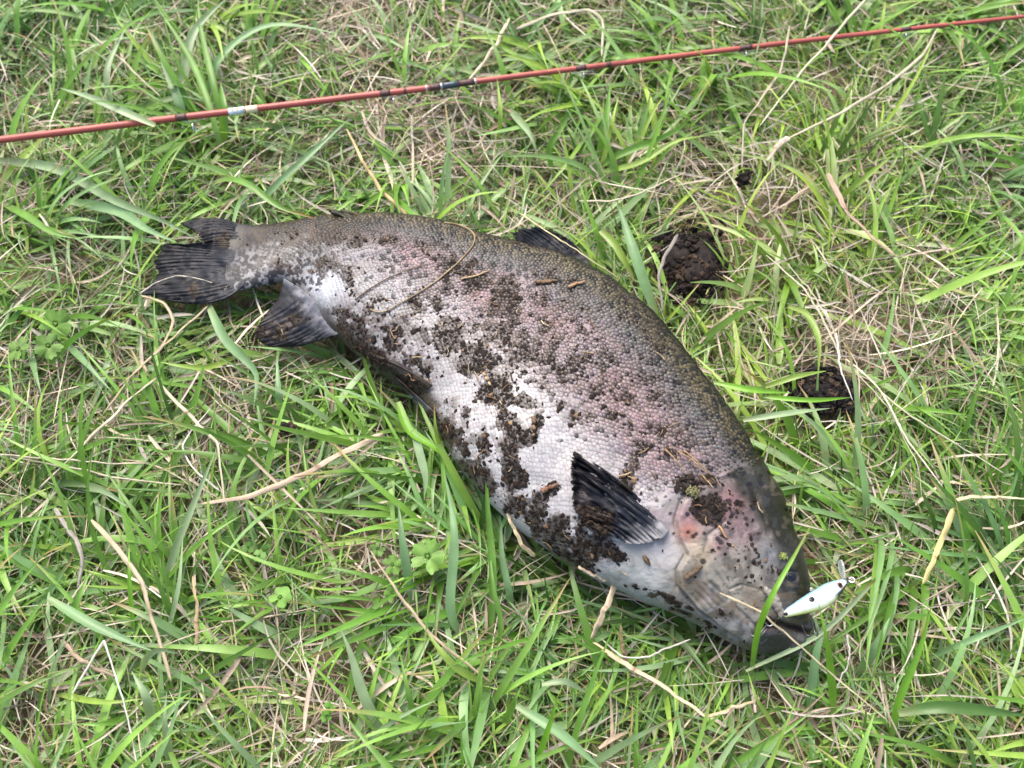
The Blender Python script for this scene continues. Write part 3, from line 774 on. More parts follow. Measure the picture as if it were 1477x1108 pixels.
def build_fibres():
    n = 60000
    px = np.stack([rng.uniform(200, 1180, n), rng.uniform(300, 950, n)], -1)
    i = SURF.get(px[:, 0], px[:, 1]); ok = i >= 0; px, i = px[ok], i[ok]
    s, d = soil_field(px)
    k = rng.random(len(px)) < d * 0.016 + 0.003 * sstep(0.2, 0.6, s) + 0.0008; px, i = px[k], i[k]; n = len(px)
    P = SURF.P[i] + SURF.N[i] * 0.0014; N = SURF.N[i]
    T = np.cross(N, rng.normal(0, 1, (n, 3))); T /= np.linalg.norm(T, axis=1, keepdims=True); B = np.cross(N, T)
    L = rng.uniform(0.0012, 0.0048, n); Wd = rng.uniform(0.0002, 0.0006, n)
    fine = ((px[:, 0] < 500) & (px[:, 1] < 520)); L[fine] *= 0.6
    bend = rng.normal(0, 0.25, n)
    V = []
    for t in (-1, 0, 1):
        c = P + T * (L * t)[:, None] + B * (L * bend * (t * t - .5))[:, None] + N * (rng.uniform(-0.0003, 0.0008, n))[:, None]
        V += [c + B * Wd[:, None], c - B * Wd[:, None], c + N * (Wd * 1.3)[:, None]]
    V = np.stack(V, 1)
    f = []
    for a in (0, 3):
        f += [(a, a + 2, a + 5, a + 3), (a + 2, a + 1, a + 4, a + 5), (a + 1, a, a + 3, a + 4)]
    F = (np.array(f)[None] + (np.arange(n) * 9)[:, None, None]).reshape(-1, 4)
    pal = np.array([(0.30, 0.20, 0.11), (0.16, 0.09, 0.045), (0.42, 0.32, 0.19), (0.08, 0.045, 0.025)])
    C = np.repeat((pal[rng.integers(0, 4, n)] * rng.uniform(0.6, 1.2, (n, 1)))[:, None], 9, 1)
    o = mesh_np('plant_fibres', V.reshape(-1, 3), F, C.reshape(-1, 3), M_BARK, kind='stuff')
    tag(o, 'short brown plant fibres mixed into the soil on the fish', 'plant litter')
build_fibres()

# ------------------------------------------------------------------ fishing rod
ROD_PX = np.array([(-800, 312), (-520, 275), (-260, 239), (-120, 219), (0, 202), (101, 189.5), (169, 181), (261, 169.5), (338, 160.5), (500, 141), (615, 127.5), (680, 118.5), (828, 99.5), (985, 80), (1146, 60.5), (1305, 42.5), (1477, 24), (1640, 7), (1800, -8)])
ROD_Z = 0.050
def rod_pts(x0, x1, n=40):
    x = np.linspace(x0, x1, n); c = catmull(ROD_PX, 400); o = np.argsort(c[:, 0])
    y = np.interp(x, c[o, 0], c[o, 1])
    return at(x, y, ROD_Z + 0.004 * np.sin(x / 260.0))
def rod_r(x):
    return np.interp(x, [-790, 0, 500, 640, 641, 1150, 1477, 1800], [0.0034, 0.0032, 0.0030, 0.0029, 0.0027, 0.0024, 0.0018, 0.0016])
def build_rod():
    root = empty('fishing_rod', tuple(at(650, 122, 0.0))); bpy.context.view_layer.update()
    tag(root, 'thin red fishing rod laid across the grass above the fish', 'fishing rod')
    def part(name, x0, x1, mat, dr=0.0, n=None, k=14):
        n = n or max(4, int(abs(x1 - x0) / 8)); x = np.linspace(x0, x1, n)
        V, F = tube_arr(rod_pts(x0, x1, n), rod_r(x) + dr, k)
        o = mesh_np(name, V, F, mat=mat); keep_parent(o, root); return o
    part('rod_section', -790, 638, M_RED); part('rod_section', 661, 1800, M_RED)
    part('ferrule', 637.5, 661.5, M_FERR, 0.0004)
    for x0, x1 in [(254, 270), (548, 563), (582, 586), (619, 636), (662, 684), (830, 845), (874, 881), (1066, 1084), (1299, 1313)]:
        part('thread_wrap', x0, x1, M_WRAP, 0.00022)
    for x in (352.5, 615, 685.5, 636.5): part('metal_ring', x - 1.3, x + 1.3, M_METAL, 0.0004, 4)
    lab = part('label_band', 330, 351, M_SILVER, 0.00018)
    part('label_band', 355, 372, M_CREAM, 0.00018)
    for x in (336.5, 343.5):
        c = rod_pts(x - 1.4, x + 1.4, 4); r = float(rod_r(x)) + 0.0003
        th2 = np.linspace(0.9, 1.9, 6)
        A = np.array([0.99, 0.12, 0]); B = np.array([-0.12, 0.99, 0])
        V = np.array([p + (-B * math.cos(t) + np.array([0, 0, 1]) * math.sin(t)) * (r + dz) for dz in (0, -0.0003) for p in c for t in th2])
        F = [grid_faces(4, 6), grid_faces(4, 6, off=24)[:, ::-1]]
        o = mesh_np('gold_emblem', V, F, mat=M_GOLD); o.parent = lab
    for x, sz in ((277, 0.0075), (566, 0.0048), (840, 0.004), (1075, 0.0033), (1306, 0.003)):                # line guides hang under the rod
        p = rod_pts(x - 2, x + 2, 3)[1]; ax = rod_pts(x - 2, x + 2, 2); ax = ax[1] - ax[0]; ax /= np.linalg.norm(ax)
        side = np.array([ax[1], -ax[0], 0]); dn = side * 0.75 + np.array([0, 0, -0.66])
        cen = p + dn * (sz + 0.003)
        t = np.linspace(0, 2 * np.pi, 25)
        perp = np.cross(ax, dn)
        C = cen + (np.cos(t)[:, None] * dn + np.sin(t)[:, None] * perp) * sz * 0.7
        V, F = tube_arr(C, 0.0006, 8, False)
        g = mesh_np('line_guide', V, F, mat=M_METAL); keep_parent(g, root)
        for sx in (-1, 1):
            V, F = tube_arr(catmull([p + ax * 0.012 * sx + dn * 0.002, p + ax * 0.006 * sx + dn * 0.004, cen - dn * sz * 0.7], 10), 0.00045, 6)
            f = mesh_np('guide_foot', V, F, mat=M_METAL); f.parent = g
build_rod()
xs = np.linspace(-150, 1700, 900); rp = rod_pts(-150, 1700, 900); hm_rod = rp.copy()
RODMAP = np.full((HN, HN), -1.0)
ixr = ((rp[:, 0] + HN * HG / 2) / HG).astype(int); iyr = ((rp[:, 1] + HN * HG / 2) / HG).astype(int)
for dx in range(-2, 3):
    for dy in range(-2, 3):
        RODMAP[np.clip(ixr + dx, 0, HN - 1), np.clip(iyr + dy, 0, HN - 1)] = ROD_Z

# ------------------------------------------------------------------ lure
def build_lure():
    zl = 0.066
    a = at(1113, 896, zl); b = at(1226, 838, zl + 0.004)
    ax = b - a; L = np.linalg.norm(ax); ax /= L
    up = np.array([0, 0, 1.0]); sd = np.cross(up, ax); sd /= np.linalg.norm(sd); up = np.cross(ax, sd)      # sd points to the lure's back (image up-left)
    root = empty('fishing_lure', tuple((a + b) / 2)); bpy.context.view_layer.update()
    tag(root, 'pale minnow fishing lure with red eye hooked in the mouth of the fish', 'lure')
    n, m = 60, 40
    t = np.linspace(0, 1, n)
    wp = np.interp(t, [0, 0.06, 0.2, 0.4, 0.58, 0.72, 0.84, 0.93, 0.98, 1], [0.0006, 0.0017, 0.0040, 0.0074, 0.0098, 0.0095, 0.0068, 0.0036, 0.0022, 0.0003])
    q = np.pad(wp, 2, mode='edge'); wp = np.convolve(q, np.ones(5) / 5, 'valid'); wp *= 0.72; wp[0] = 0.0004; wp[-1] = 0.0003
    mid = np.interp(t, [0, 0.3, 0.6, 1], [0.0012, -0.0004, -0.0016, 0.0012])
    ang = np.linspace(0, 2 * np.pi, m, endpoint=False)
    C = a + ax * (t * L)[:, None] + sd * mid[:, None]
    G = C[:, None] + wp[:, None, None] * (np.cos(ang)[None, :, None] * sd + np.sin(ang)[None, :, None] * up * 0.72)
    bk = np.broadcast_to(np.cos(ang)[None], (n, m)); tt = np.broadcast_to(t[:, None], (n, m))
    c = np.broadcast_to(np.array([0.46, 0.53, 0.51]), (n, m, 3)).copy()
    c = lerp(c, [0.24, 0.40, 0.48], sstep(0.25, 0.8, bk)); c = lerp(c, [0.16, 0.30, 0.36], sstep(0.8, 1.0, bk))
    c = lerp(c, [0.46, 0.52, 0.24], sstep(0.45, 0.9, -bk)); c = lerp(c, [0.50, 0.55, 0.12], sstep(0.6, 0.95, -bk) * (1 - sstep(0.3, 0.6, tt)))
    c = lerp(c, [0.02, 0.022, 0.024], np.maximum(sstep(0.93, 0.965, tt), sstep(0.72, 0.80, tt) * sstep(0.45, 0.62, -bk)))  # dark nose; shade on its underside is painted black along the belly side
    V, F = close_grid(G)
    cc = np.vstack([c.reshape(-1, 3), c[0, 0][None], c[-1, 0][None]])
    if np.sum(np.cross(G[30, 1] - G[30, 0], G[31, 0] - G[30, 0]) * (G[30, 0] - C[30])) < 0: F = [f[:, ::-1] for f in F]
    bo = keep_parent(mesh_np('lure_body', V, F, cc, M_LURE), root)
    def top(tq, off):                                                 # point and normal on the side that faces up
        w_ = np.interp(tq, t, wp); ph = math.acos(np.clip(off, -1, 1)); cen = a + ax * tq * L + sd * np.interp(tq, t, mid)
        nn = sd * math.cos(ph) + up * math.sin(ph) / 0.72; nn /= np.linalg.norm(nn)
        return cen + w_ * (sd * math.cos(ph) + up * 0.72 * math.sin(ph)), nn
    def disc(tq, off, r, h, mat, name, par, el=1.0):
        p, nn = top(tq, off); u_ = np.cross(nn, sd); u_ /= np.linalg.norm(u_); v_ = np.cross(nn, u_)
        V = []
        for f in (0.02, 0.5, 0.8, 1.0):
            for k in range(18):
                q = 2 * np.pi * k / 18; e = f * np.pi / 2
                V.append(p - nn * 0.0003 + (u_ * math.cos(q) * el + v_ * math.sin(q)) * r * math.sin(e) + nn * h * math.cos(e))
        F = grid_faces(4, 18, True)
        o = mesh_np(name, V, [F, np.array([[0, i, i + 1] for i in range(1, 17)])], mat=mat)
        if par is root: keep_parent(o, root)
        else: o.parent = par
        return o
    e = disc(0.855, 0.05, 0.0021, 0.0009, M_IRIS, 'lure_eye', root)
    disc(0.858, 0.05, 0.0014, 0.0016, M_BLACK, 'pupil', e)
    disc(0.50, 0.28, 0.0019, 0.0006, M_BLACK, 'dark_spot', root, 1.3)
    disc(0.175, -0.15, 0.0013, 0.0006, M_BLACK, 'dark_spot', root, 1.3)
    def ringpart(c, r, nrm, name, par, mat=M_METAL, thk=0.00045):
        nrm = nrm / np.linalg.norm(nrm); u_ = np.cross(nrm, [0.3, 0.2, 0.9]); u_ /= np.linalg.norm(u_); v_ = np.cross(nrm, u_)
        q = np.linspace(0, 2 * np.pi, 22)
        V, F = tube_arr(c + (np.cos(q)[:, None] * u_ + np.sin(q)[:, None] * v_) * r, thk, 7, False)
        return keep_parent(mesh_np(name, V, F, mat=mat), root)
    ringpart(b + ax * 0.0014, 0.0019, up + sd * 0.4, 'nose_eyelet', root)
    ringpart(a - ax * 0.0018, 0.0024, up, 'split_ring', root)
    p, nn = top(0.56, 0.98); ringpart(p + sd * 0.0012, 0.0016, ax, 'back_eyelet', root)
    # clear diving lip under the nose, standing up out of the grass beside the head
    base = a + ax * L * 0.93; d = sd * 0.95 + ax * 0.35 + up * 0.15; d /= np.linalg.norm(d); s2 = np.cross(d, ax); s2 /= np.linalg.norm(s2)
    V = []
    for zz_ in (-0.0005, 0.0005):
        for f, hw in ((0.0, 0.0022), (0.25, 0.0034), (0.6, 0.0046), (0.85, 0.0040), (1.0, 0.0022)):
            for k in (-1, -0.5, 0, 0.5, 1):
                V.append(base + d * (0.0035 + 0.0125 * f) + s2 * hw * k + np.cross(d, s2) * zz_)
    V = np.array(V); F = [grid_faces(5, 5), grid_faces(5, 5, off=25)[:, ::-1]]
    i = np.arange(5)
    for e_ in (i, 20 + i, i * 5, i * 5 + 4): F.append(np.stack([e_[:-1], e_[1:], e_[1:] + 25, e_[:-1] + 25], -1))
    keep_parent(mesh_np('diving_lip', V, F, mat=M_CLEAR), root)
    # treble hooks: one at the tail inside the mouth, one under the belly
    def treble(c, d, name):
        d = d / np.linalg.norm(d); u_ = np.cross(d, up); u_ /= np.linalg.norm(u_); v_ = np.cross(d, u_)
        Vs, Fs, off = [], [], 0
        for k in range(3):
            q = 2 * np.pi * k / 3 + 0.4; o = u_ * math.cos(q) + v_ * math.sin(q)
            pts = [c, c + d * 0.009, c + d * 0.0135 + o * 0.002, c + d * 0.0140 + o * 0.0048, c + d * 0.010 + o * 0.0066, c + d * 0.0072 + o * 0.0070]
            V, F = tube_arr(catmull(pts, 22), np.linspace(0.0006, 0.00022, 22), 7)
            Vs.append(V); Fs += [f + off for f in F]; off += len(V)
        keep_parent(mesh_np(name, np.vstack(Vs), Fs, mat=M_STEEL), root)
    treble(a - ax * 0.003, -ax * 0.8 - sd * 0.35 + up * 0.25, 'treble_hook')
    p, nn = top(0.42, -0.98); treble(p - sd * 0.001, -sd * 0.9 - ax * 0.3 - up * 0.3, 'treble_hook')
    hm_add(G.reshape(-1, 3), 2)
build_lure()

HM2 = erode(HMAP, 3)
# ------------------------------------------------------------------ ribbons (blades of grass)
def ribbons(P, side, Wd, col, fold=0.25, tipcol=None, ncol=3):
    """N curved blades: P N x K x 3, side N x K x 3, Wd N x K half widths, col N x K x 3"""
    N, K = P.shape[:2]
    T = np.gradient(P, axis=1); T /= np.linalg.norm(T, axis=2, keepdims=True) + 1e-12
    nrm = np.cross(side, T); nrm /= np.linalg.norm(nrm, axis=2, keepdims=True) + 1e-12
    nrm *= np.sign(nrm[..., 2:3] + 1e-9)
    acr = np.linspace(-1, 1, ncol)
    V = P[:, :, None] + side[:, :, None] * (Wd[..., None] * acr)[..., None] + nrm[:, :, None] * (Wd[..., None] * fold * (acr ** 2)[None, None])[..., None]
    C = np.repeat(col[:, :, None], ncol, 2)
    al = np.broadcast_to((acr * 0.5 + 0.5)[None, None, :, None], C.shape[:3] + (1,))
    C = np.concatenate([C, al], -1)
    f = grid_faces(K, ncol)
    F = (f[None] + (np.arange(N) * K * ncol)[:, None, None]).reshape(-1, 4)
    return V.reshape(-1, 3), F, C.reshape(-1, 4)

def grow(root, az, el, L, bend, drift, K, roll, Wm, sink=0.0):
    """curved centre lines that leave the ground at elevation el and arch over"""
    n = len(root); t = np.linspace(0, 1, K)
    e = el[:, None] - bend[:, None] * t[None]
    a = az[:, None] + drift[:, None] * t[None]
    d = np.stack([np.cos(a) * np.cos(e), np.sin(a) * np.cos(e), np.sin(e)], -1) * (L / (K - 1))[:, None, None]
    P = root[:, None] + np.concatenate([np.zeros((n, 1, 3)), np.cumsum(d[:, :-1], 1)], 1)
    h = np.stack([-np.sin(a), np.cos(a), np.zeros_like(a)], -1)
    T = np.gradient(P, axis=1); T /= np.linalg.norm(T, axis=2, keepdims=True)
    nn = np.cross(h, T)
    r = roll[:, None] * (0.4 + 0.6 * t[None])
    side = h * np.cos(r)[..., None] + nn * np.sin(r)[..., None]
    wprof = np.minimum(1, 0.55 + 2.2 * t) * np.clip((1 - t) * 1.9, 0.02, 1) ** 0.75
    return P, side, Wm[:, None] * wprof[None]

# where the lawn is more straw than green (photograph pixels), and how tall it stands
STRAWY = [(560, 60, 130, 80, .9), (430, 90, 70, 60, .7), (620, 220, 110, 70, .8), (180, 90, 60, 50, .5), (980, 280, 90, 60, .8), (860, 300, 60, 40, .5), (120, 300, 70, 60, .5),
          (100, 620, 110, 70, .8), (330, 560, 110, 80, .8), (270, 440, 50, 40, .6), (420, 700, 80, 60, .6), (60, 1060, 90, 70, .8), (430, 1040, 100, 60, .95), (330, 960, 60, 50, .5),
          (740, 880, 60, 50, .4), (680, 1010, 60, 40, .5), (1210, 480, 90, 70, .7), (1250, 830, 90, 60, .6), (1150, 1010, 100, 60, .5), (1340, 880, 80, 60, .6), (1130, 290, 60, 40, .5),
          (1010, 60, 60, 50, .5), (800, 40, 90, 50, .6), (1400, 560, 70, 60, .4), (30, 200, 50, 60, .3), (1440, 1060, 80, 60, .5), (1330, 260, 60, 40, .3), (590, 740, 50, 60, .3), (500, 620, 40, 60, .5)]
def straw_map(p):
    s = np.zeros(p.shape[:-1])
    for x, y, rx, ry, k in STRAWY:
        s = np.maximum(s, k * np.exp(-((p[..., 0] - x) / rx) ** 2 - ((p[..., 1] - y) / ry) ** 2))
    return np.clip(s + (fbm(p[..., 0] / 60, p[..., 1] / 60, 61) - 0.5) * 0.9, 0, 1)

def roots(n, xr, yr, hole=None):
    p = np.stack([rng.uniform(-xr, xr, n), rng.uniform(-yr[0], yr[1], n), np.zeros(n)], -1)
    if hole is not None:
        p = p[(abs(p[:, 0]) > hole[0]) | (p[:, 1] < -hole[1]) | (p[:, 1] > hole[2])]
    return p
def free(P, keep_over=0.0, rod_over=0.25):
    """blades that neither pierce the fish or lure from inside nor stand on it"""
    h = hm(P); bad = ((h > 0) & (P[..., 2] > h - 0.004)).any(1)
    inside = hm(P[:, 0]) > 0
    rr = RODMAP[np.clip(((P[..., 0] + HN * HG / 2) / HG).astype(int), 0, HN - 1), np.clip(((P[..., 1] + HN * HG / 2) / HG).astype(int), 0, HN - 1)]
    over = ((rr > 0) & (P[..., 2] > ROD_Z - 0.002)).any(1)
    on = np.zeros(len(P), bool)
    for x, y, rr_ in ((996, 380, 0.021), (1188, 566, 0.018), (410, 620, 0.004), (1073, 258, 0.006)):
        c = at(x, y, 0.022); on |= (np.hypot(P[..., 0] - c[0], P[..., 1] - c[1]) < rr_).any(1)
    bad = bad | (on & (rng.random(len(P)) < 0.93))
    return ~(bad | inside) & ~(over & (rng.random(len(P)) > rod_over))

CORE = (0.60, 0.47, 0.66)
def flow(p):
    return (fbm(p[:, 0] * 5 + 9, p[:, 1] * 5 + 9, 71, 2) - 0.5) * 9.0 + 1.3
BARE = [(995, 382, 46), (1187, 568, 40)]
def bare(px):
    b = np.zeros(len(px))
    for x, y, r in BARE: b = np.maximum(b, np.exp(-((px[:, 0] - x) ** 2 + (px[:, 1] - y) ** 2) / r ** 2))
    return b

GREENS = np.array([(0.075, 0.165, 0.028), (0.115, 0.250, 0.042), (0.160, 0.305, 0.065), (0.150, 0.275, 0.118), (0.055, 0.120, 0.025), (0.205, 0.335, 0.068), (0.205, 0.315, 0.175)])
STRAWS = np.array([(0.38, 0.31, 0.24), (0.46, 0.39, 0.30), (0.30, 0.24, 0.175), (0.52, 0.47, 0.385), (0.23, 0.165, 0.115), (0.42, 0.38, 0.325)])

GREENS = GREENS * np.array([1.26, 1.22, 1.06])
def turf_tint(px):
    # fresher yellow-green growth on the right, deep green fine turf in a few places
    c = np.ones((len(px), 3))
    for x, y, r, col in [(1120, 420, 190, (1.22, 1.10, 0.85)), (1230, 250, 200, (1.12, 1.06, 0.9)), (880, 200, 120, (1.1, 1.06, 0.9)), (1060, 640, 110, (1.1, 1.1, 0.8)), (700, 830, 110, (0.9, 1.0, 0.8)),
                         (1410, 270, 110, (0.62, 0.76, 0.6)), (40, 40, 90, (0.6, 0.78, 0.55)), (30, 540, 70, (0.65, 0.8, 0.6)), (1450, 850, 90, (0.7, 0.8, 0.7)), (800, 900, 130, (0.8, 0.92, 0.8)), (560, 330, 70, (0.85, 0.95, 0.8))]:
        k = np.exp(-((px[:, 0] - x) ** 2 + (px[:, 1] - y) ** 2) / r ** 2)[:, None]; c = c * (1 + (np.array(col) - 1) * k)
    return c
def fine_grass(n, hole=None, xr=CORE[0], yr=CORE[1:]):
    r = roots(n, xr, yr, hole); px = proj(r); sm = straw_map(px)
    clump = fbm(r[:, 0] * 16 + 40, r[:, 1] * 16 + 40, 83, 2)
    k = rng.random(len(r)) < np.clip(1.0 - 0.85 * sm, 0.05, 1) * (0.25 + 1.3 * sstep(0.3, 0.62, clump)) * (1 - 0.97 * np.clip(bare(px) * 1.5, 0, 1))
    r = r[k]; m = len(r); sm = sm[k]
    az = flow(r) + rng.normal(0, 0.95, m)
    L = rng.uniform(0.024, 0.070, m); el = rng.uniform(0.35, 1.2, m); bend = rng.uniform(0.6, 1.9, m)
    P, sd, Wd = grow(r, az, el, L, bend, rng.normal(0, 0.4, m), 7, rng.normal(0, 0.45, m), rng.uniform(0.0005, 0.0014, m))
    P[..., 2] = np.maximum(P[..., 2], 0.003)
    tone = fbm(r[:, 0] * 9 + 20, r[:, 1] * 9 + 20, 87, 3)
    gi = np.clip((tone + rng.normal(0, 0.22, m)) * 7, 0, 6.99).astype(int)
    return P, sd, Wd, GREENS[gi] * rng.uniform(0.65, 1.2, (m, 1)) * (0.7 + 0.6 * fbm(r[:, 0] * 4 + 70, r[:, 1] * 4 + 70, 97, 3))[:, None] * turf_tint(proj(r))

def wide_grass(n, hole=None, xr=CORE[0], yr=CORE[1:]):
    r = roots(n, xr, yr, hole); px = proj(r); sm = straw_map(px)
    k = rng.random(len(r)) < np.clip(1.0 - 0.6 * sm, 0.1, 1) * (1 - np.clip(bare(px) * 2.2, 0, 1)); r = r[k]; m = len(r)
    az = flow(r) + rng.normal(0, 0.8, m)
    L = rng.uniform(0.05, 0.135, m); el = rng.uniform(0.35, 1.05, m); bend = rng.uniform(0.7, 1.6, m)
    P, sd, Wd = grow(r, az, el, L, bend, rng.normal(0, 0.5, m), 10, rng.normal(0, 0.5, m), rng.uniform(0.0014, 0.0034, m))
    P[..., 2] = np.maximum(P[..., 2], 0.006 + 0.012 * rng.random((m, 1)))
    gi = rng.choice(7, m, p=[.12, .2, .2, .18, .06, .1, .14])
    return P, sd, Wd, GREENS[gi] * rng.uniform(0.8, 1.2, (m, 1)) * turf_tint(proj(r))

def tufts(n):
    # clumps whose blades share a foot, a lean and a tint
    c = roots(n, *CORE[:1], CORE[1:]); px = proj(c); c = c[rng.random(len(c)) < np.clip(1.05 - 0.8 * straw_map(px), 0.1, 1) * (1 - np.clip(bare(px) * 2, 0, 1))]
    k = rng.integers(6, 18, len(c)); i = np.repeat(np.arange(len(c)), k); m = len(i)
    r = c[i] + np.c_[rng.normal(0, 0.006, (m, 2)), np.zeros(m)]
    lean = flow(c)[i] + rng.normal(0, 0.6, len(c))[i]; big = rng.uniform(0.6, 1.15, len(c))[i]
    az = lean + rng.normal(0, 0.75, m); L = rng.uniform(0.055, 0.135, m) * big
    P, sd, Wd = grow(r, az, rng.uniform(0.45, 1.25, m), L, rng.uniform(0.6, 1.7, m), rng.normal(0, 0.35, m), 11, rng.normal(0, 0.45, m), rng.uniform(0.0011, 0.0033, m) * big)
    P[..., 2] = np.maximum(P[..., 2], 0.005 + 0.014 * rng.random((m, 1)))
    g = rng.choice(7, len(c), p=[.14, .26, .22, .14, .06, .08, .10])[i]; g = np.where(rng.random(m) < 0.2, rng.integers(0, 7, m), g)
    return P, sd, Wd, GREENS[g] * rng.uniform(0.8, 1.2, (m, 1)) * turf_tint(proj(r))

def fringe(n):
    # blades pressed out from under the belly side of the fish
    i = rng.integers(20, NS - 40, n); p = PP[i, 2:] + rng.normal(0, 7, (n, 2)); p[:, 1] += rng.uniform(-2, 26, n)
    r = at(p[:, 0], p[:, 1], 0.0)
    out = Vw[i] - Cw[i]; az = np.arctan2(out[:, 1], out[:, 0]) + rng.normal(0, 0.9, n)
    P, sd, Wd = grow(r, az, rng.uniform(0.25, 0.9, n), rng.uniform(0.03, 0.09, n), rng.uniform(0.5, 1.3, n), rng.normal(0, 0.4, n), 8, rng.normal(0, 0.4, n), rng.uniform(0.0008, 0.0028, n))
    P[..., 2] = np.maximum(P[..., 2], 0.004)
    return P, sd, Wd, GREENS[rng.integers(0, 5, n)] * rng.uniform(0.7, 1.15, (n, 1))

def grass_mesh(parts, name, label):
    Vs, Fs, Cs, off = [], [], [], 0
    for P, sd, Wd, c in parts:
        ok = free(P); P, sd, Wd, c = P[ok], sd[ok], Wd[ok], c[ok]
        t = np.linspace(0, 1, P.shape[1])
        col = np.repeat(c[:, None], P.shape[1], 1)
        pale = (1 - sstep(0, 0.28, t))[None, :, None] * 0.55                   # pale sheath at the foot
        col = col * (1 - pale) + np.array([0.24, 0.25, 0.12]) * pale
        dry = (rng.random(len(P)) < 0.24)[:, None, None] * sstep(0.68, 0.98, t)[None, :, None]
        col = col * (1 - dry) + np.array([0.34, 0.23, 0.10]) * dry
        V, F, C = ribbons(P, sd, Wd, col, fold=rng.uniform(0.15, 0.4))
        Vs.append(V); Fs.append(F + off); Cs.append(C); off += len(V)
    o = mesh_np(name, np.vstack(Vs), np.vstack(Fs), np.vstack(Cs), M_BLADE, kind='stuff')
    tag(o, label, 'grass')
    return o

def thatch(n, hole=None, xr=CORE[0], yr=CORE[1:], high=False):
    r = roots(n, xr, yr, hole); px = proj(r); sm = straw_map(px)
    k = rng.random(len(r)) < ((0.06 + 0.7 * sm ** 2) if high else (0.30 + 0.9 * sm)) * (1 - 0.9 * np.clip(bare(px) * 1.6, 0, 1)); r = r[k]; m = len(r); sm = sm[k]
    r[:, 2] = 0.022 + 0.024 * rng.random(m) if high else 0.002 + 0.026 * rng.random(m) ** 1.4
    az = rng.uniform(0, 2 * np.pi, m); L = rng.uniform(0.03, 0.13, m) if high else rng.uniform(0.018, 0.085, m)
    el = rng.normal(0.03, 0.13, m); bend = rng.normal(0.1, 0.4, m)
    P, sd, Wd = grow(r, az, el, L, bend, rng.normal(0, 0.25 if high else 0.5, m), 6, rng.normal(0, 0.8, m), rng.uniform(0.00020, 0.00055 if high else 0.00085, m) * np.where(rng.random(m) < 0.12, 2.2, 1))
    P[..., 2] = np.clip(P[..., 2], 0.012 if high else 0.002, 0.052 if high else 0.036)
    ti = rng.integers(0, 6, m); c = STRAWS[ti] * rng.uniform(0.6, 1.15, (m, 1))
    g = rng.random(m) < 0.10; c[g] = np.array([0.22, 0.23, 0.09])
    ok = free(P, rod_over=0.02); P, sd, Wd, c = P[ok], sd[ok], Wd[ok], c[ok]
    col = np.repeat(c[:, None], 6, 1)
    return ribbons(P, sd, Wd, col, fold=0.5)

OUTX, OUTY = 1.15, (0.95, 1.2)
grass_mesh([fine_grass(47000), wide_grass(1900), tufts(300), fringe(2200), fine_grass(22000, CORE, OUTX, OUTY), wide_grass(5000, CORE, OUTX, OUTY)], 'grass', 'green grass blades of the lawn around the fish')
V1, F1, C1 = thatch(47000); V2, F2, C2 = thatch(26000, CORE, OUTX, OUTY)
V3, F3, C3 = thatch(2600, high=True)
o = mesh_np('dry_thatch', np.vstack([V1, V2, V3]), np.vstack([F1, F2 + len(V1), F3 + len(V1) + len(V2)]), np.vstack([C1, C2, C3]), M_STRAW, kind='stuff')
tag(o, 'matted pale dry straw between the green grass', 'dry grass')

# ------------------------------------------------------------------ single blades and stalks that stand out
G_ = dict(g=(0.115, 0.255, 0.045), b=(0.140, 0.265, 0.125), y=(0.190, 0.310, 0.060), d=(0.060, 0.140, 0.032), p=(0.205, 0.310, 0.175), v=(0.140, 0.335, 0.032))
def hero_curve(pts, z, n):
    pts = np.array(pts, float); k = len(pts)
    zz_ = np.interp(np.linspace(0, 1, k), np.linspace(0, 1, len(z)), z)
    return catmull(at(pts[:, 0], pts[:, 1], zz_), n)
def hero_blade(label, c, wpx, pts, z=(0.015, 0.046, 0.048), tip=None, group='long grass blades around the fish', twist=0.5):
    n = 18; C = hero_curve(pts, z, n)[None]
    T = np.gradient(C[0], axis=0); T /= np.linalg.norm(T, axis=1, keepdims=True)
    view = CP - C[0]; view /= np.linalg.norm(view, axis=1, keepdims=True)
    upv = 0.5 * view + np.array([0, 0, 0.5])
    sd = np.cross(T, upv); sd /= np.linalg.norm(sd, axis=1, keepdims=True); nn = np.cross(sd, T)
    a0, a1 = rng.normal(0, 0.25), rng.normal(0, twist); t = np.linspace(0, 1, n)
    r = a0 + (a1 - a0) * t
    side = sd * np.cos(r)[:, None] + nn * np.sin(r)[:, None]
    hw = wpx * 0.5 * mpp(C[0].mean(0)) * np.minimum(1, 0.62 + 1.6 * t) * np.clip((1 - t) * 2.1, 0.02, 1) ** 0.8
    base = np.array(G_[c]) * np.array([1.12, 1.04, 1.0]) * rng.uniform(1.0, 1.2)
    col = np.repeat(base[None], n, 0); pale = (1 - sstep(0, 0.2, t))[:, None] * 0.45
    col = col * (1 - pale) + np.array([0.26, 0.28, 0.13]) * pale
    if tip is not None:
        k = sstep(0.72, 0.95, t)[:, None]; col = col * (1 - k) + np.array(tip) * k
    V, F, CC = ribbons(C, side[None], hw[None], col[None], fold=0.32, ncol=5)
    o = mesh_np('grass_blade', V, F, CC, M_BLADE)
    return tag(o, label, 'grass blade', group)
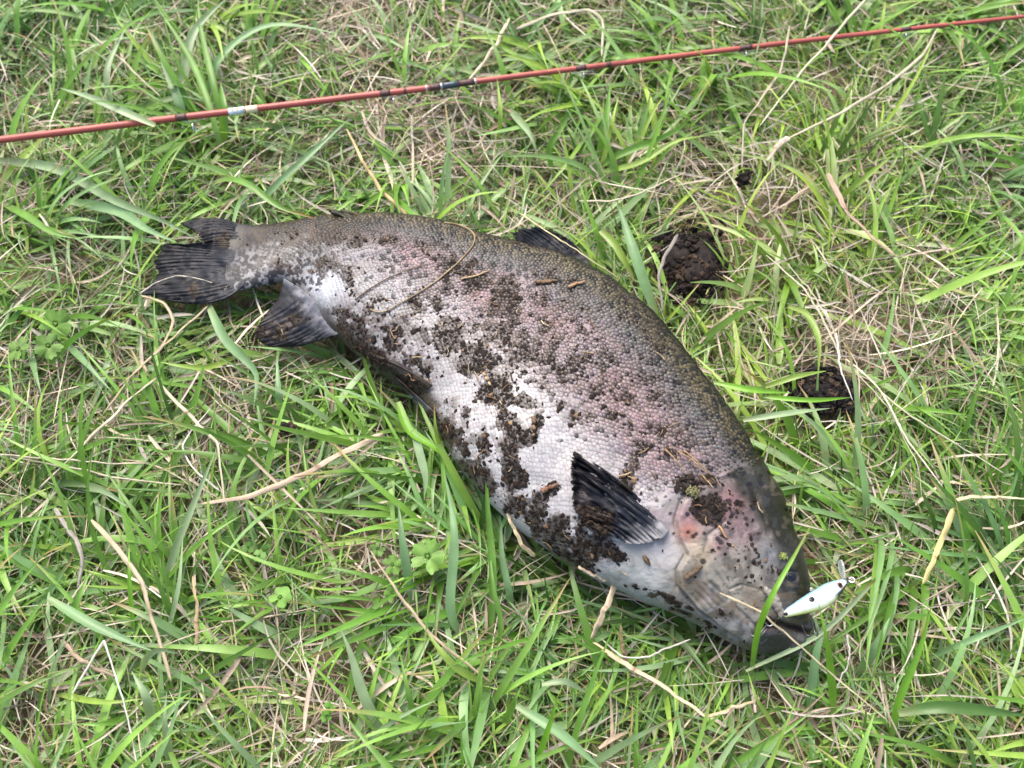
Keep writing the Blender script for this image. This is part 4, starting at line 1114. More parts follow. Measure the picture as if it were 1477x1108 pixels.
def hero_stalk(label, col, wpx, pts, z=(0.036, 0.044, 0.04), name='dry_stalk', cat='dry stalk', group='dry stalks lying in the grass', flat=1.0, n=26):
    n = 44
    pt = np.array(pts, float); zq = np.interp(np.linspace(0, 1, len(pt)), np.linspace(0, 1, len(z)), z)
    W3 = at(pt[:, 0], pt[:, 1], zq)
    C = catmull(W3, n)
    Lp = np.r_[0, np.cumsum(np.linalg.norm(np.diff(W3, axis=0), axis=1))]; t = np.linspace(0, 1, n)
    straight = np.stack([np.interp(t * Lp[-1], Lp, W3[:, k]) for k in range(3)], -1)
    C = 0.45 * C + 0.55 * straight
    sd_ = len(label) * 7.31
    wob = (np.stack([fbm(t * 7 + sd_, t * 0 + 3, 5), fbm(t * 7 + sd_, t * 0 + 9, 6), fbm(t * 7 + sd_, t * 0 + 5, 8)], -1) - 0.5) * 0.0035
    C = C + wob * np.sin(np.pi * t)[:, None]
    s_ = mpp(C.mean(0))
    hw = wpx * 0.5 * s_ * (1 - 0.45 * t ** 2) * (0.82 + 0.36 * fbm(t * 12 + sd_, t * 0, 12)) * np.clip(np.minimum(t, 1 - t) * 16 + 0.35, 0, 1)
    T = np.gradient(C, axis=0); T /= np.linalg.norm(T, axis=1, keepdims=True)
    A = np.cross(T, [0, 0, 1.0]); A /= np.linalg.norm(A, axis=1, keepdims=True); B = np.cross(A, T)
    tw = (fbm(t * 3 + sd_, t * 0, 14) - 0.5) * 2.2
    A2 = A * np.cos(tw)[:, None] + B * np.sin(tw)[:, None]; B2 = np.cross(A2, T)
    k = 10; an = np.linspace(0, 2 * np.pi, k, endpoint=False); thin = 0.42 if wpx > 4.5 else 0.7
    V = C[:, None] + hw[:, None, None] * (np.cos(an)[None, :, None] * A2[:, None] + thin * np.sin(an)[None, :, None] * B2[:, None])
    V, F = close_grid(V)
    streak = 0.72 + 0.56 * rng.random(k)
    cc = np.array(col)[None, None] * streak[None, :, None] * (0.72 + 0.5 * fbm(t[:, None] * 9 + sd_, an[None] * 0.8, 15))[..., None]
    node = np.exp(-((t - rng.uniform(0.3, 0.7)) / 0.012) ** 2)[:, None, None] * (0.75 if wpx > 5.5 else 0.0)
    cc = cc * (1 - node) + np.array([0.10, 0.055, 0.03]) * node
    cc = np.vstack([cc.reshape(-1, 3), cc[0].mean(0)[None], cc[-1].mean(0)[None]])
    o = mesh_np(name, V, F, cc, M_STRAW)
    return tag(o, label, cat, group)

OR = (0.38, 0.22, 0.07)
BLADES = [
 ('blue-green wide blade just left of the tall tuft, leaning up over the rod', 'b', 13, [(264, 178), (261, 156), (240, 95), (217, 40)]),
 ('tall bright blade bending left from the tuft that crosses the rod', 'g', 9, [(318, 225), (315, 200), (298, 142), (271, 78), (222, 3)]),
 ('tallest straight blade of the tuft on the rod, reaching the top edge', 'g', 9, [(326, 212), (318, 165), (306, 112), (288, 34), (285, -10)]),
 ('long blade of the rod tuft arching far over to the right', 'b', 10, [(300, 150), (302, 128), (315, 88), (355, 51), (406, 36), (500, 51)]),
 ('broad light blade of the rod tuft leaning right to the top edge', 'p', 13, [(262, 172), (267, 102), (281, 44), (328, -4)]),
 ('short dark blade standing upright beside the silver band of the rod', 'g', 12, [(323, 212), (322, 160), (318, 118)]),
 ('pale flat blade lying over the rod near the left side', 'p', 11, [(224, 181), (162, 154), (129, 140), (86, 127)], (0.058, 0.062, 0.055)),
 ('upright light blade rising behind the rod left of the tuft', 'p', 8, [(166, 175), (156, 130), (156, 95), (184, 34)]),
 ('long pale blade from the left edge ending on the upper tail lobe', 'p', 14, [(-8, 231), (80, 243), (165, 288), (235, 318), (294, 350)], (0.03, 0.046, 0.056)),
 ('lower blade from the left edge with its point beside the tail notch', 'b', 15, [(100, 290), (170, 305), (210, 330), (255, 350)], (0.03, 0.046, 0.052)),
 ('curved blade with orange tip arching down to the back of the tail', 'g', 10, [(310, 264), (330, 259), (359, 267), (403, 298), (457, 316)], (0.03, 0.05, 0.05), OR),
 ('straight blade slanting from the rod down to the tail root', 'b', 10, [(359, 310), (399, 267), (454, 217), (505, 170)]),
 ('broad blade at the left edge sloping down to the lawn', 'g', 11, [(0, 292), (38, 312), (78, 336), (125, 345)]),
 ('blade pointing up through the grass below the rod at centre', 'y', 6, [(718, 205), (722, 165), (717, 112)], (0.03, 0.055, 0.065)),
 ('short curled blade hanging down above the dorsal fin', 'p', 10, [(734, 157), (764, 192), (777, 230)], (0.03, 0.05, 0.04)),
 ('bent upright blade above the dorsal fin reaching for the rod', 'g', 9, [(802, 262), (791, 220), (805, 190), (842, 129)]),
 ('wide blue-green blade standing just right of the dorsal fin', 'b', 15, [(946, 452), (932, 414), (916, 368), (893, 300), (890, 288)], (0.03, 0.05, 0.06)),
 ('yellow-green blade drooping to the fish back behind the dorsal fin', 'y', 11, [(866, 333), (885, 350), (902, 378), (917, 408)], (0.05, 0.055, 0.04), (0.40, 0.33, 0.16)),
 ('long blade sweeping right from the tuft above the dorsal fin', 'g', 10, [(858, 246), (896, 222), (964, 194), (1000, 168)]),
 ('upright blade of the tuft above the dorsal fin', 'g', 11, [(860, 240), (872, 180), (880, 120)]),
 ('second long blade sweeping right from the tuft above the dorsal fin', 'y', 9, [(858, 250), (920, 236), (975, 204), (1020, 196)]),
 ('wide blue-green blade bent over below the tail and anal fin', 'b', 15, [(301, 440), (325, 488), (355, 519), (371, 543), (366, 590)], (0.035, 0.05, 0.045)),
 ('straight narrow blade right below the anal fin', 'b', 9, [(405, 600), (402, 570), (400, 510)]),
 ('blade crossing flat below the tail towards the left', 'y', 9, [(340, 515), (300, 530), (262, 528), (230, 522)]),
 ('broad blade in the left lawn pointing down to the right', 'b', 10, [(88, 488), (120, 520), (162, 566)]),
 ('short blade hanging below the lobed leaf at the left edge', 'b', 9, [(42, 500), (51, 540), (60, 572)]),
 ('small flat leaf-like blade in the lawn at lower left', 'p', 13, [(105, 700), (146, 706), (186, 732)]),
 ('tall light blade leaning right in the left lawn beside the dry stalk', 'p', 11, [(234, 872), (250, 800), (288, 705), (312, 648)]),
 ('slender upright blade just right of the thick dry stalk', 'p', 7, [(237, 932), (257, 851), (264, 772)]),
 ('bright thin blade standing in front of the thick dry stalk', 'v', 7, [(193, 914), (187, 835), (186, 786)]),
 ('wide blue-green blade lying across the lower left lawn', 'b', 14, [(70, 864), (135, 902), (222, 940)], (0.045, 0.05, 0.045)),
 ('short curled blade resting on the end of the thick dry stalk', 'p', 10, [(204, 970), (210, 950), (230, 937), (262, 944)], (0.04, 0.055, 0.05)),
 ('stout blade pointing up left of the thick dry stalk', 'g', 12, [(89, 915), (110, 870), (130, 824)]),
 ('curved light blade at the bottom left leaning left', 'p', 15, [(222, 1055), (212, 1008), (190, 968)]),
 ('upright pale blade at the bottom edge on the left', 'p', 12, [(246, 1110), (239, 1040), (241, 994)]),
 ('bright flat blade near the bottom left corner', 'y', 9, [(85, 1002), (149, 1013), (206, 1008)]),
 ('dark flat blade below the bright one near the bottom left corner', 'g', 9, [(200, 1030), (150, 1044), (112, 1044)]),
 ('wide tall blade standing in front of the belly, left of the tuft', 'b', 14, [(672, 925), (650, 880), (656, 784), (650, 725), (640, 680)], (0.01, 0.05, 0.055)),
 ('broad upright blade left of the lobed leaf below the belly', 'b', 13, [(596, 872), (582, 790), (574, 725)], (0.015, 0.05, 0.055)),
 ('long upright blade of the tuft standing against the belly', 'g', 11, [(704, 940), (711, 840), (703, 730), (700, 655)], (0.01, 0.055, 0.085)),
 ('narrow second blade of the tuft against the belly', 'g', 8, [(714, 960), (722, 900), (712, 850), (706, 790)]),
 ('bowed blade right of the belly tuft, curving under the fish', 'b', 11, [(738, 880), (733, 850), (723, 800), (722, 742)]),
 ('bright folded blade lying against the belly behind the pelvic fin', 'v', 13, [(574, 580), (590, 620), (625, 645), (648, 668)], (0.05, 0.05, 0.045)),
 ('wide blade hanging down from the bright folded one by the belly', 'p', 12, [(596, 620), (606, 655), (614, 690), (612, 720)], (0.05, 0.045, 0.03)),
 ('red-tipped short blade touching the belly edge', 'y', 6, [(636, 650), (629, 620), (626, 580)], (0.04, 0.065, 0.08), (0.42, 0.20, 0.10)),
 ('fallen blade below the belly joining the straw stem', 'y', 11, [(700, 985), (665, 968), (640, 945), (610, 905)], (0.03, 0.05, 0.05)),
 ('bright upright blade at the bottom edge under the belly', 'v', 9, [(770, 1108), (788, 1060), (806, 1000)], (0.02, 0.055, 0.085)),
 ('small drooping blade in the lawn below the throat', 'p', 9, [(782, 988), (815, 984), (848, 1000)], (0.05, 0.05, 0.04)),
 ('long wide blade running to the bottom edge below the throat', 'b', 14, [(745, 1018), (812, 1061), (872, 1115)], (0.045, 0.05, 0.045)),
 ('stout bent blade at the bottom between the two long ones', 'g', 11, [(728, 1045), (742, 1010), (752, 990)]),
 ('flat horizontal blade left of centre near the bottom', 'b', 10, [(602, 1052), (640, 1046), (690, 1040)]),
 ('big light blade leaning left at the bottom, left of centre', 'p', 15, [(556, 1066), (526, 1008), (508, 950), (492, 908)]),
 ('bright narrow blade beside the big light one at the bottom', 'g', 9, [(604, 1064), (589, 1000), (577, 944)]),
 ('tall bright blade crossing over the fish head and eye', 'v', 9, [(1083, 975), (1092, 915), (1112, 862), (1146, 801), (1173, 752)], (0.03, 0.075, 0.108, 0.108, 0.10), (0.22, 0.22, 0.07), 'long grass blades around the fish', 0.15),
 ('bright broad blade standing upright in front of the lure', 'v', 13, [(1203, 1030), (1196, 960), (1190, 915), (1180, 868)], (0.02, 0.06, 0.085, 0.095)),
 ('tall bright blade leaning right, right of the lure', 'v', 12, [(1286, 1062), (1296, 1010), (1326, 936), (1345, 868)], (0.015, 0.06, 0.09)),
 ('wide horizontal dark blade at the lower right edge', 'd', 17, [(1296, 1029), (1366, 1020), (1490, 1033)], (0.05, 0.062, 0.06)),
 ('long thin blade running from the lower jaw up past the lure', 'p', 7, [(1076, 968), (1180, 916), (1250, 850), (1312, 790)], (0.04, 0.055, 0.05)),
 ('long blade slanting to the right edge below the lure', 'b', 9, [(1332, 952), (1400, 923), (1485, 890)]),
 ('narrow blade bending down from the chin of the fish', 'y', 7, [(1130, 1070), (1105, 1030), (1090, 1005), (1078, 967)]),
 ('wide dull blade behind the bright one in front of the lure', 'b', 13, [(1166, 1030), (1178, 940), (1196, 884)], (0.01, 0.045, 0.05)),
 ('broad blade leaning right between lure and lower right lawn', 'b', 14, [(1236, 972), (1262, 935), (1284, 890)]),
 ('broad blade lying along the bottom edge below the chin', 'g', 10, [(1040, 1112), (1112, 1068), (1170, 1028)]),
 ('bright blade lying flat between the fish back and the dark clod', 'v', 9, [(1030, 552), (1080, 562), (1142, 567)], (0.05, 0.055, 0.05)),
 ('thin bright blade lying across the right dark clod', 'v', 7, [(1100, 572), (1170, 577), (1230, 573)], (0.05, 0.058, 0.05)),
 ('pale blade pointing at the right clod from below', 'p', 9, [(1072, 606), (1133, 597), (1198, 589)], (0.05, 0.055, 0.05)),
 ('blade passing above the right clod', 'y', 8, [(1104, 558), (1150, 543), (1192, 535)], (0.045, 0.055, 0.05)),
 ('arched yellow-green blade above the right clod', 'y', 9, [(1138, 442), (1165, 455), (1180, 490), (1180, 545)], (0.04, 0.055, 0.045)),
 ('long bright blade crossing from the fish back to upper right', 'y', 8, [(1192, 300), (1240, 262), (1290, 222)]),
 ('broad soft blade hanging under the rod at upper right', 'g', 11, [(1015, 84), (1012, 130), (980, 168)]),
]
for b in BLADES: hero_blade(*b)

TAN, PALE, BRN, GREY, WHT, YEL = (0.38, 0.31, 0.20), (0.43, 0.385, 0.28), (0.25, 0.19, 0.13), (0.27, 0.25, 0.22), (0.48, 0.46, 0.40), (0.46, 0.40, 0.16)
STALKS = [
 ('yellowish dry stalk leaning on the fish back behind the tail', (0.42, 0.33, 0.16), 6, [(594, 318), (551, 274), (524, 234), (500, 186)]),
 ('hooked tan stalk curling down from the tip of the tail', TAN, 5, [(203, 426), (237, 438), (249, 461), (237, 495), (190, 543), (149, 597)]),
 ('straight thin straw running from the tail down to the left', TAN, 4, [(301, 441), (223, 512), (169, 560)]),
 ('long thin pale straw in the left lawn', PALE, 5, [(226, 545), (176, 587), (102, 661), (56, 704)]),
 ('pale stem bent downward at a knee in the left lawn', PALE, 6, [(228, 552), (278, 604), (312, 640), (319, 680), (323, 724)]),
 ('thin whitish straw curving in the left lawn right of the weed', WHT, 3, [(318, 709), (288, 685), (262, 644), (305, 587)]),
 ('thick flattened dry stalk lying from the belly to the left', (0.40, 0.31, 0.22), 11, [(552, 626), (500, 651), (440, 683), (366, 714), (288, 727)], (0.042, 0.046, 0.04)),
 ('thick knotted dry stalk standing slanted at lower left', (0.40, 0.325, 0.22), 8, [(132, 750), (169, 791), (206, 841), (223, 902), (247, 983)], (0.045, 0.05, 0.04)),
 ('greyish curved dry stem at the lower left edge', GREY, 7, [(78, 733), (108, 777), (118, 811), (112, 848)]),
 ('sharp white stem bent into a peak at the bottom left', WHT, 3.5, [(105, 1000), (148, 928), (150, 928), (176, 1000), (198, 1106)], (0.045, 0.055, 0.045)),
 ('brown withered blade near the bottom left corner', BRN, 6, [(88, 923), (118, 953), (169, 977)]),
 ('orange-brown upright stub at lower left', (0.36, 0.27, 0.15), 6, [(284, 931), (283, 868), (278, 831)]),
 ('long tan straw slanting down below the belly', TAN, 5, [(707, 984), (632, 926), (575, 858), (534, 794)]),
 ('tan folded sheath with its end against the belly', (0.48, 0.40, 0.24), 6, [(772, 803), (752, 785), (738, 755), (726, 728)], (0.045, 0.06, 0.065)),
 ('dry split stem poking out from under the breast', (0.42, 0.34, 0.235), 7, [(834, 817), (860, 830), (887, 842)], (0.062, 0.06, 0.05)),
 ('broad dry leaf hanging down from the split stem', (0.46, 0.38, 0.26), 10, [(888, 842), (872, 880), (853, 922)], (0.05, 0.055, 0.04)),
 ('long dry stem running right from the broad dry leaf', (0.48, 0.37, 0.24), 8, [(853, 926), (890, 950), (950, 985), (1020, 1036)]),
 ('pale curled straw below the throat', WHT, 2.8, [(996, 922), (937, 946), (896, 946), (868, 922)], (0.06, 0.055, 0.045)),
 ('dry straw stub lying right of the long dry stem', TAN, 6, [(1022, 1034), (1060, 1020), (1092, 1010)]),
 ('short rusty upright stub under the throat', (0.34, 0.24, 0.13), 7, [(906, 960), (897, 930), (895, 902)], (0.03, 0.045, 0.055)),
 ('forked pale seed stalk leaning left above the right clod', (0.46, 0.42, 0.31), 3.2, [(1214, 520), (1190, 465), (1158, 415), (1105, 368)], (0.045, 0.06, 0.055)),
 ('pale seed stalk running down right from the right clod', (0.46, 0.43, 0.31), 3.4, [(1220, 518), (1268, 560), (1315, 641), (1366, 712)], (0.045, 0.06, 0.05)),
 ('thin branch of the seed stalk towards the right edge', (0.44, 0.42, 0.31), 2.6, [(1266, 562), (1318, 602), (1380, 640), (1450, 684)], (0.05, 0.058, 0.05)),
 ('second strand of the forked seed stalk, curving above its partner', (0.45, 0.42, 0.31), 2.6, [(1212, 512), (1196, 462), (1172, 424), (1136, 380)], (0.045, 0.06, 0.055)),
 ('hair-thin strand beside the seed stalk below the right clod', (0.45, 0.42, 0.31), 2.2, [(1222, 522), (1282, 590), (1322, 668), (1330, 720)], (0.045, 0.058, 0.05)),
 ('thin straw hooking down over the right clod', WHT, 3, [(1206, 480), (1212, 530), (1222, 556), (1230, 578)], (0.06, 0.062, 0.055)),
 ('brown dry leaf blade slanting in the upper right lawn', (0.36, 0.26, 0.19), 9, [(1194, 250), (1221, 305), (1255, 340), (1292, 370)], (0.045, 0.05, 0.045)),
 ('long pale straw sweeping from upper right to a frayed sheath', PALE, 5, [(1353, 41), (1332, 78), (1278, 125), (1214, 162), (1136, 200)], (0.05, 0.055, 0.05)),
 ('frayed dry sheath at the end of the sweeping straw', (0.44, 0.37, 0.28), 9, [(1138, 198), (1122, 212), (1106, 232)], (0.05, 0.05, 0.045)),
 ('thin straight straw crossing the rod at upper right', (0.46, 0.44, 0.30), 4, [(1250, -2), (1167, 91), (1095, 183)], (0.06, 0.062, 0.05)),
 ('thin curved straw hanging down left of the crossing straw', PALE, 3.5, [(1139, 37), (1126, 102), (1092, 150), (1073, 180), (1070, 245)], (0.058, 0.06, 0.045)),
 ('thin horizontal dry straw above the fish back at centre right', PALE, 3.2, [(835, 290), (880, 290), (925, 278), (990, 248)]),
 ('pale thin straw lying on the mouth across the lure tail', (0.55, 0.46, 0.30), 3, [(1038, 855), (1106, 889), (1180, 956), (1282, 1041)], (0.098, 0.088, 0.06, 0.045)),
 ('yellow-green broken stem at the right edge', YEL, 9, [(1376, 733), (1349, 801), (1331, 843)], (0.05, 0.05, 0.045)),
 ('pale stem lying flat from the broken stem to the right edge', (0.48, 0.45, 0.26), 6, [(1374, 724), (1400, 716), (1485, 720)], (0.05, 0.055, 0.05)),
 ('short white straw standing right of the bright blade by the lure', WHT, 3, [(1222, 915), (1226, 953), (1207, 992)], (0.055, 0.05, 0.04)),
 ('grey withered leaf leaning on the left dark clod', (0.20, 0.18, 0.155), 5, [(978, 338), (957, 372), (950, 400), (956, 450)], (0.05, 0.055, 0.045)),
 ('thin straw lying along the grass and over the dorsal fin', (0.48, 0.42, 0.24), 2.6, [(750, 308), (792, 335), (838, 365), (893, 402)], (0.07, 0.08, 0.084, 0.075)),
 ('thin pale straw lying flat at the left edge', PALE, 3.2, [(-5, 655), (60, 662), (140, 668), (215, 668)]),
 ('long whitish straw running across the left lawn', PALE, 3.2, [(0, 655), (90, 672), (180, 690), (265, 700)]),
 ('pale straw slanting in the upper left lawn', PALE, 3.2, [(130, 48), (165, 78), (200, 110), (232, 140)]),
 ('dry straw curving over the lawn above the rod', (0.46, 0.40, 0.28), 6, [(735, 26), (718, 60), (700, 88), (676, 115)]),
 ('long bowed dry straw in the top lawn right of centre', (0.46, 0.42, 0.30), 5, [(745, 42), (800, 20), (850, 14), (870, 30), (868, 82)]),
]
for s in STALKS: hero_stalk(*s)

# straw and litter lying on the fish itself
def on_fish_curve(pts, lift, n=30):
    c = catmull(pts, n); i = SURF.get(c[:, 0], c[:, 1])
    P = SURF.P[np.maximum(i, 0)].copy(); ok = i >= 0
    P[ok] += SURF.N[i[ok]] * lift
    if (~ok).any(): P[~ok] = at(c[~ok, 0], c[~ok, 1], 0.06)
    for _ in range(3): P[1:-1] = (P[:-2] + 2 * P[1:-1] + P[2:]) / 4
    return P
def fish_straw(label, col, wpx, pts, lift=0.0016, name='dry_straw', cat='straw', group='straw bits lying on the fish'):
    P = on_fish_curve(pts, lift); t = np.linspace(0, 1, len(P))
    V, F = tube_arr(P, wpx * 0.5 * 0.00058 * (1 - 0.4 * t), 7)
    cc = np.array(col) * (0.7 + 0.5 * rng.random((len(V), 1)))
    return tag(mesh_np(name, V, F, cc, M_STRAW), label, cat, group)
fish_straw('long dry straw looped over the fish back and flank', (0.27, 0.20, 0.11), 2.8, [(641, 322), (672, 328), (688, 342), (684, 355), (655, 386), (620, 414), (574, 440), (549, 455), (535, 447)])
fish_straw('dark thin straw on the flank above the anal fin', (0.12, 0.085, 0.05), 2.2, [(512, 433), (560, 403), (616, 382)])
fish_straw('short pale straw on the upper flank beside the looped straw', (0.36, 0.27, 0.15), 3, [(665, 405), (690, 398), (704, 392)])
fish_straw('thin white straw bent over the lower tail lobe', (0.50, 0.46, 0.38), 2.2, [(203, 423), (232, 407), (258, 399), (282, 402), (306, 408)])
fish_straw('short rust-brown straw lying on the pink cheek', (0.34, 0.20, 0.10), 3, [(1036, 758), (1048, 778), (1060, 792)])
fish_straw('stubby brown twig piece lying over the gill rays', (0.09, 0.06, 0.035), 7, [(988, 832), (1000, 824), (1012, 816)], 0.003, 'twig', 'twig')
fish_straw('thin dark root hair stuck on the flank near the middle', (0.10, 0.06, 0.035), 2.4, [(786, 455), (798, 470), (806, 482)])
fish_straw('brown splinter lying on the back below the dorsal fin', (0.14, 0.085, 0.045), 6, [(773, 408), (785, 410), (802, 406)], 0.002, 'bark_splinter', 'bark')
fish_straw('lighter splinter lying on the back beside the dark one', (0.26, 0.16, 0.09), 5, [(820, 416), (830, 412), (842, 409)], 0.002, 'bark_splinter', 'bark')
fish_straw('tan splinter lying among soil in the middle of the flank', (0.36, 0.25, 0.14), 5, [(698, 538), (704, 548), (709, 556)], 0.003, 'bark_splinter', 'bark')
fish_straw('dark splinter with pale edge standing in soil above the pectoral fin', (0.20, 0.12, 0.07), 6, [(770, 604), (772, 614), (770, 628)], 0.004, 'bark_splinter', 'bark')
fish_straw('reddish splinter pointing at the pectoral fin on the white belly', (0.16, 0.08, 0.045), 7, [(784, 709), (794, 704), (804, 699)], 0.003, 'bark_splinter', 'bark')
fish_straw('dark splinter near the upper right flank', (0.10, 0.075, 0.05), 4.5, [(885, 596), (898, 600), (910, 612)], 0.002, 'bark_splinter', 'bark')

def seed():
    i = SURF.get(933, 806); p, n = SURF.P[i], SURF.N[i]
    d = at(938, 816, p[2]) - at(928, 796, p[2]); d -= (d @ n) * n; L = np.linalg.norm(d) / 2; d /= np.linalg.norm(d); s = np.cross(n, d)
    V, F = ICO2
    sh = 1 - 0.45 * np.abs(V[:, 0]) ** 2
    P = p + n * 0.0016 + V[:, :1] * d * L + V[:, 1:2] * s * (L * 0.40 * sh)[:, None] + V[:, 2:3] * n * (L * 0.3 * sh)[:, None]
    c = np.where((np.abs(V[:, 1]) < 0.35)[:, None], (0.16, 0.10, 0.055), (0.05, 0.032, 0.02))
    tag(mesh_np('seed_husk', P, F, c, M_BARK), 'small pointed brown seed husk on the white breast of the fish', 'seed')
seed()

def bark_chip():
    root = empty('bark_chip', tuple(SURF.P[SURF.get(992, 668)])); bpy.context.view_layer.update()
    tag(root, 'frayed strip of dark bark stuck on the shoulder above the gill', 'bark')
    C = on_fish_curve([(957, 648), (975, 660), (1000, 680), (1030, 698)], 0.003, 24)
    T = np.gradient(C, axis=0); T /= np.linalg.norm(T, axis=1, keepdims=True)
    sd = np.cross(T, [0, 0, 1.0]); t = np.linspace(0, 1, 24)
    hw = 0.0062 * np.sin(np.clip(t * 3.0 + 0.15, 0, np.pi)) ** 0.6 + 0.0006
    acr = np.linspace(-1, 1, 9)
    lz = (fbm(t[:, None] * 14, acr[None] * 3 + 5, 3) - 0.3) * 0.004
    V = C[:, None] + sd[:, None] * (hw[:, None] * acr)[..., None]; V[..., 2] += lz
    W2 = V.copy(); W2[..., 2] -= 0.0022
    n, m = V.shape[:2]; i = np.arange(n); j = np.arange(m)
    F = [grid_faces(n, m), grid_faces(n, m, off=n * m)[:, ::-1]]
    for e in (j, (n - 1) * m + j, i * m, i * m + m - 1): F.append(np.stack([e[:-1], e[1:], e[1:] + n * m, e[:-1] + n * m], -1))
    c = np.array([0.05, 0.034, 0.022]) * (0.5 + rng.random((n, m, 1)))
    keep_parent(mesh_np('bark_strip', np.vstack([V.reshape(-1, 3), W2.reshape(-1, 3)]), F, np.vstack([c.reshape(-1, 3)] * 2), M_BARK, smooth=False), root)
    for pts in ([(955, 650), (970, 668), (985, 684)], [(965, 648), (990, 664), (1012, 684)], [(980, 652), (1005, 672), (1032, 700)], [(990, 668), (1010, 690), (1022, 706)]):
        P = on_fish_curve(pts, 0.0065, 16); V, F = tube_arr(P, 0.0007 * (1 - 0.5 * np.linspace(0, 1, 16)), 6)
        keep_parent(mesh_np('fibre', V, F, np.broadcast_to((0.32, 0.22, 0.12), (len(V), 3)) * (0.6 + 0.6 * rng.random((len(V), 1))), M_STRAW), root)
bark_chip()
def moss(px, py, rpx, col, label):
    i = SURF.get(px, py); p, nn = SURF.P[i], SURF.N[i]; n = 90
    N = rng.normal(0, 1, (n, 3)); N /= np.linalg.norm(N, axis=1, keepdims=True); N[:, 2] = abs(N[:, 2])
    r = rpx * 0.00058
    P = p + nn * r * 0.3 + N * r * rng.uniform(0.2, 0.9, (n, 1)) * np.array([1, 1, 0.6])
    V, F, C = lumps(P, N, np.full(n, r * 0.16), np.array(col) * rng.uniform(0.5, 1.4, (n, 1)), flat=0.8, seed=int(px), sub=ICO1)
    tag(mesh_np('moss_bit', V, F, C, M_LEAF, smooth=False), label, 'moss', 'green plant bits on the fish')
moss(999, 712, 9, (0.20, 0.20, 0.09), 'olive moss ball stuck below the bark strip on the shoulder')
moss(751, 508, 6, (0.18, 0.26, 0.16), 'pale green plant crumb in the middle of the flank')
moss(1128, 802, 6, (0.30, 0.36, 0.10), 'yellow-green plant crumb above the eye of the fish')

# ------------------------------------------------------------------ soil clods in the grass
def clod(px, py, rx, ry, ang, hz, label, seed, z0=0.017, n_cr=850, col=(0.014, 0.010, 0.0085)):
    r = np.random.default_rng(seed); c = at(px, py, z0)
    V, F = ICO4; s = mpp(c)
    an_ = np.arctan2(V[:, 1], V[:, 0])
    plan = 0.72 + 1.1 * (fbm(np.cos(an_) * 1.6 + seed * 3, np.sin(an_) * 1.6 + 7, seed, 3) - 0.3)
    d = plan + 0.8 * (fbm(V[:, 0] * 4 + V[:, 2] * 3, V[:, 1] * 4 + seed, seed + 4) - 0.5) + 0.5 * (fbm(V[:, 0] * 11 + V[:, 2] * 7, V[:, 1] * 11 + seed, seed + 8) - 0.5)
    a = math.radians(ang); X = np.array([math.cos(a), -math.sin(a), 0]); Y = np.array([math.sin(a), math.cos(a), 0])
    Q = V * d[:, None]
    P = c + Q[:, :1] * X * rx * s + Q[:, 1:2] * Y * ry * s + Q[:, 2:3] * np.array([0, 0, hz])
    root = empty('soil_clod', tuple(c * np.array([1, 1, 0]))); bpy.context.view_layer.update()
    tag(root, label, 'soil clod', 'dark soil clods in the grass')
    cc = np.array(col) * (0.5 + 1.0 * r.random((len(P), 1)))
    keep_parent(mesh_np('clod_body', P, F, cc, M_SOIL), root)
    k = r.choice(len(P), n_cr); k = k[V[k, 2] > -0.2]
    Nn = (P[k] - c); Nn /= np.linalg.norm(Nn, axis=1, keepdims=True)
    t = r.random(len(k))
    ccol = np.where((t < 0.82)[:, None], np.array(col) * 1.2, np.array((0.055, 0.036, 0.024)))
    jit = r.normal(0, 1, (len(k), 3)) * np.array([rx * s, ry * s, hz]) * np.array([0.24, 0.24, 0.3]); jit[:, 2] = -abs(jit[:, 2]) * 0.6
    V2, F2, C2 = lumps(P[k] + jit, Nn, 0.0008 + 0.0034 * r.random(len(k)) ** 2.5, ccol, flat=0.8, seed=seed, sub=ICO2)
    keep_parent(mesh_np('crumbs', V2, F2, C2, M_SOIL, smooth=False, kind='stuff'), root)
clod(995, 378, 36, 50, 20, 0.008, 'crumbly dark soil clod lying beside the fish back', 3)
clod(1188, 566, 38, 26, 20, 0.008, 'wet black soil clod under grass blades at right', 5, col=(0.009, 0.0075, 0.0075))
clod(410, 620, 6, 6.5, 0, 0.0045, 'tiny black soil pellet on grass left of the belly', 7, z0=0.043, n_cr=14)
clod(1073, 258, 9, 9, 0, 0.007, 'small round dark soil lump between rod and left clod', 9, z0=0.038, n_cr=30)

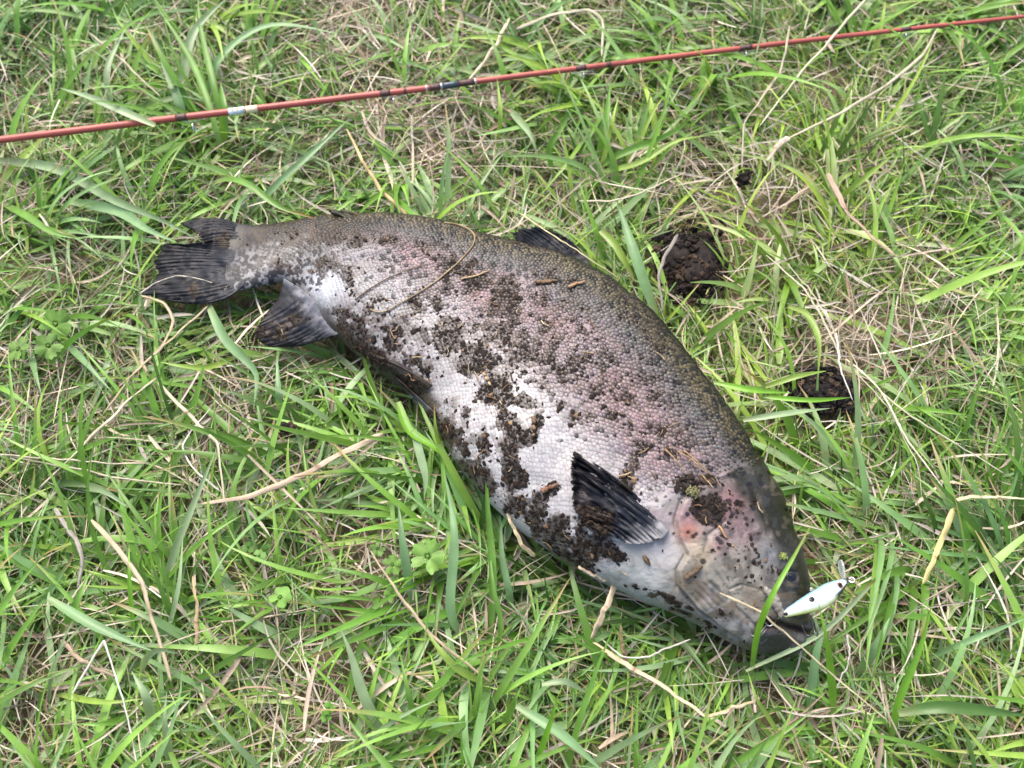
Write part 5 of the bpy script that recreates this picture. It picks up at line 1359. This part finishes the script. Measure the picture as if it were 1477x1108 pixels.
# ------------------------------------------------------------------ broad-leaved weeds
def lobed_leaf(c, r, rot, lobes, nrm, col, depth=0.5):
    nrm = np.array(nrm, float); nrm /= np.linalg.norm(nrm)
    a = np.cross([0, 1, 0], nrm); a /= np.linalg.norm(a); b = np.cross(nrm, a)
    V = [c + nrm * 0.001]; C = [np.array(col) * 0.8]
    K, RR = 72, 6
    for ir in range(1, RR + 1):
        f = ir / RR
        for k in range(K):
            q = 2 * np.pi * k / K
            lob = abs(math.cos(q * lobes / 2)) ** 0.45
            tooth = 1 + 0.07 * math.cos(q * lobes * 3.0)
            rad = r * ((1 - depth) + depth * lob) * tooth
            gap = 1 - 0.75 * math.exp(-((q - np.pi) / 0.28) ** 2)
            rad *= gap
            z = 0.06 * r * math.cos(q * lobes) * f * f + 0.08 * r * f * f * math.sin(q * 2 + rot)
            p = c + (a * math.cos(q + rot) + b * math.sin(q + rot)) * rad * f + nrm * z
            V.append(p); C.append(np.array(col) * (0.85 + 0.25 * (math.cos(q * lobes) * 0.5 + 0.5)))
    F = [[0, 1 + k, 1 + (k + 1) % K] for k in range(K)]
    Fq = grid_faces(RR, K, True, off=1)
    V = np.array(V); n = len(V)
    V = np.vstack([V, V - nrm * 0.0004]); F = np.array(F)
    return V, [F, Fq, F[:, ::-1] + n, Fq[:, ::-1] + n], np.vstack([C, C])
def weed(label, leaves, foot, col=(0.12, 0.235, 0.04), lobes=5, depth=0.4):
    base = at(foot[0], foot[1], 0.0)
    root = empty('weed_plant', tuple(base)); bpy.context.view_layer.update()
    tag(root, label, 'weed', 'broad-leaved weeds in the lawn')
    for (px, py, rp, rot, z) in leaves:
        c = at(px, py, z); s = mpp(c)
        V, F, C = lobed_leaf(c, rp * s, rot, lobes, (rng.normal(0, .2), rng.normal(-.2, .2), 1), np.array(col) * rng.uniform(0.85, 1.15), depth)
        keep_parent(mesh_np('leaf', V, F, C, M_LEAF), root)
        V, F = tube_arr(catmull([base, (base + c) / 2 + np.array([0, 0, 0.008]), c], 12), 0.0007, 6)
        keep_parent(mesh_np('leaf_stalk', V, F, np.broadcast_to((0.16, 0.2, 0.06), (len(V), 3)), M_LEAF), root)
weed('five-lobed bright leaf plant growing just below the belly', [(617, 803, 26, 1.2, 0.046), (566, 815, 15, 0.3, 0.036), (566, 855, 13, 2.2, 0.034), (545, 792, 12, 4.0, 0.034)], (590, 845))
weed('lobed bright weed near the left edge below the tail', [(80, 468, 24, 0.8, 0.048), (70, 499, 20, 3.8, 0.044), (26, 504, 19, 2.6, 0.044)], (60, 500), (0.13, 0.25, 0.045))
weed('small heart-leaved weed in the lower left lawn', [(404, 862, 17, 1.0, 0.048)], (400, 880), (0.12, 0.26, 0.035), 2, 0.3)
weed('tiny round-leaved weed above the heart-leaved one', [(374, 802, 10, 0.0, 0.036), (358, 790, 9, 1.5, 0.034), (385, 792, 8, 3, 0.034)], (370, 805), (0.09, 0.20, 0.035), 3, 0.2)
weed('tiny weed seedling near the bottom edge left of centre', [(474, 1022, 9, 0.0, 0.034), (470, 1034, 8, 2, 0.032)], (472, 1030), (0.10, 0.24, 0.03), 3, 0.25)
print('scales', n_scales, 'crumbs', n_crumbs)
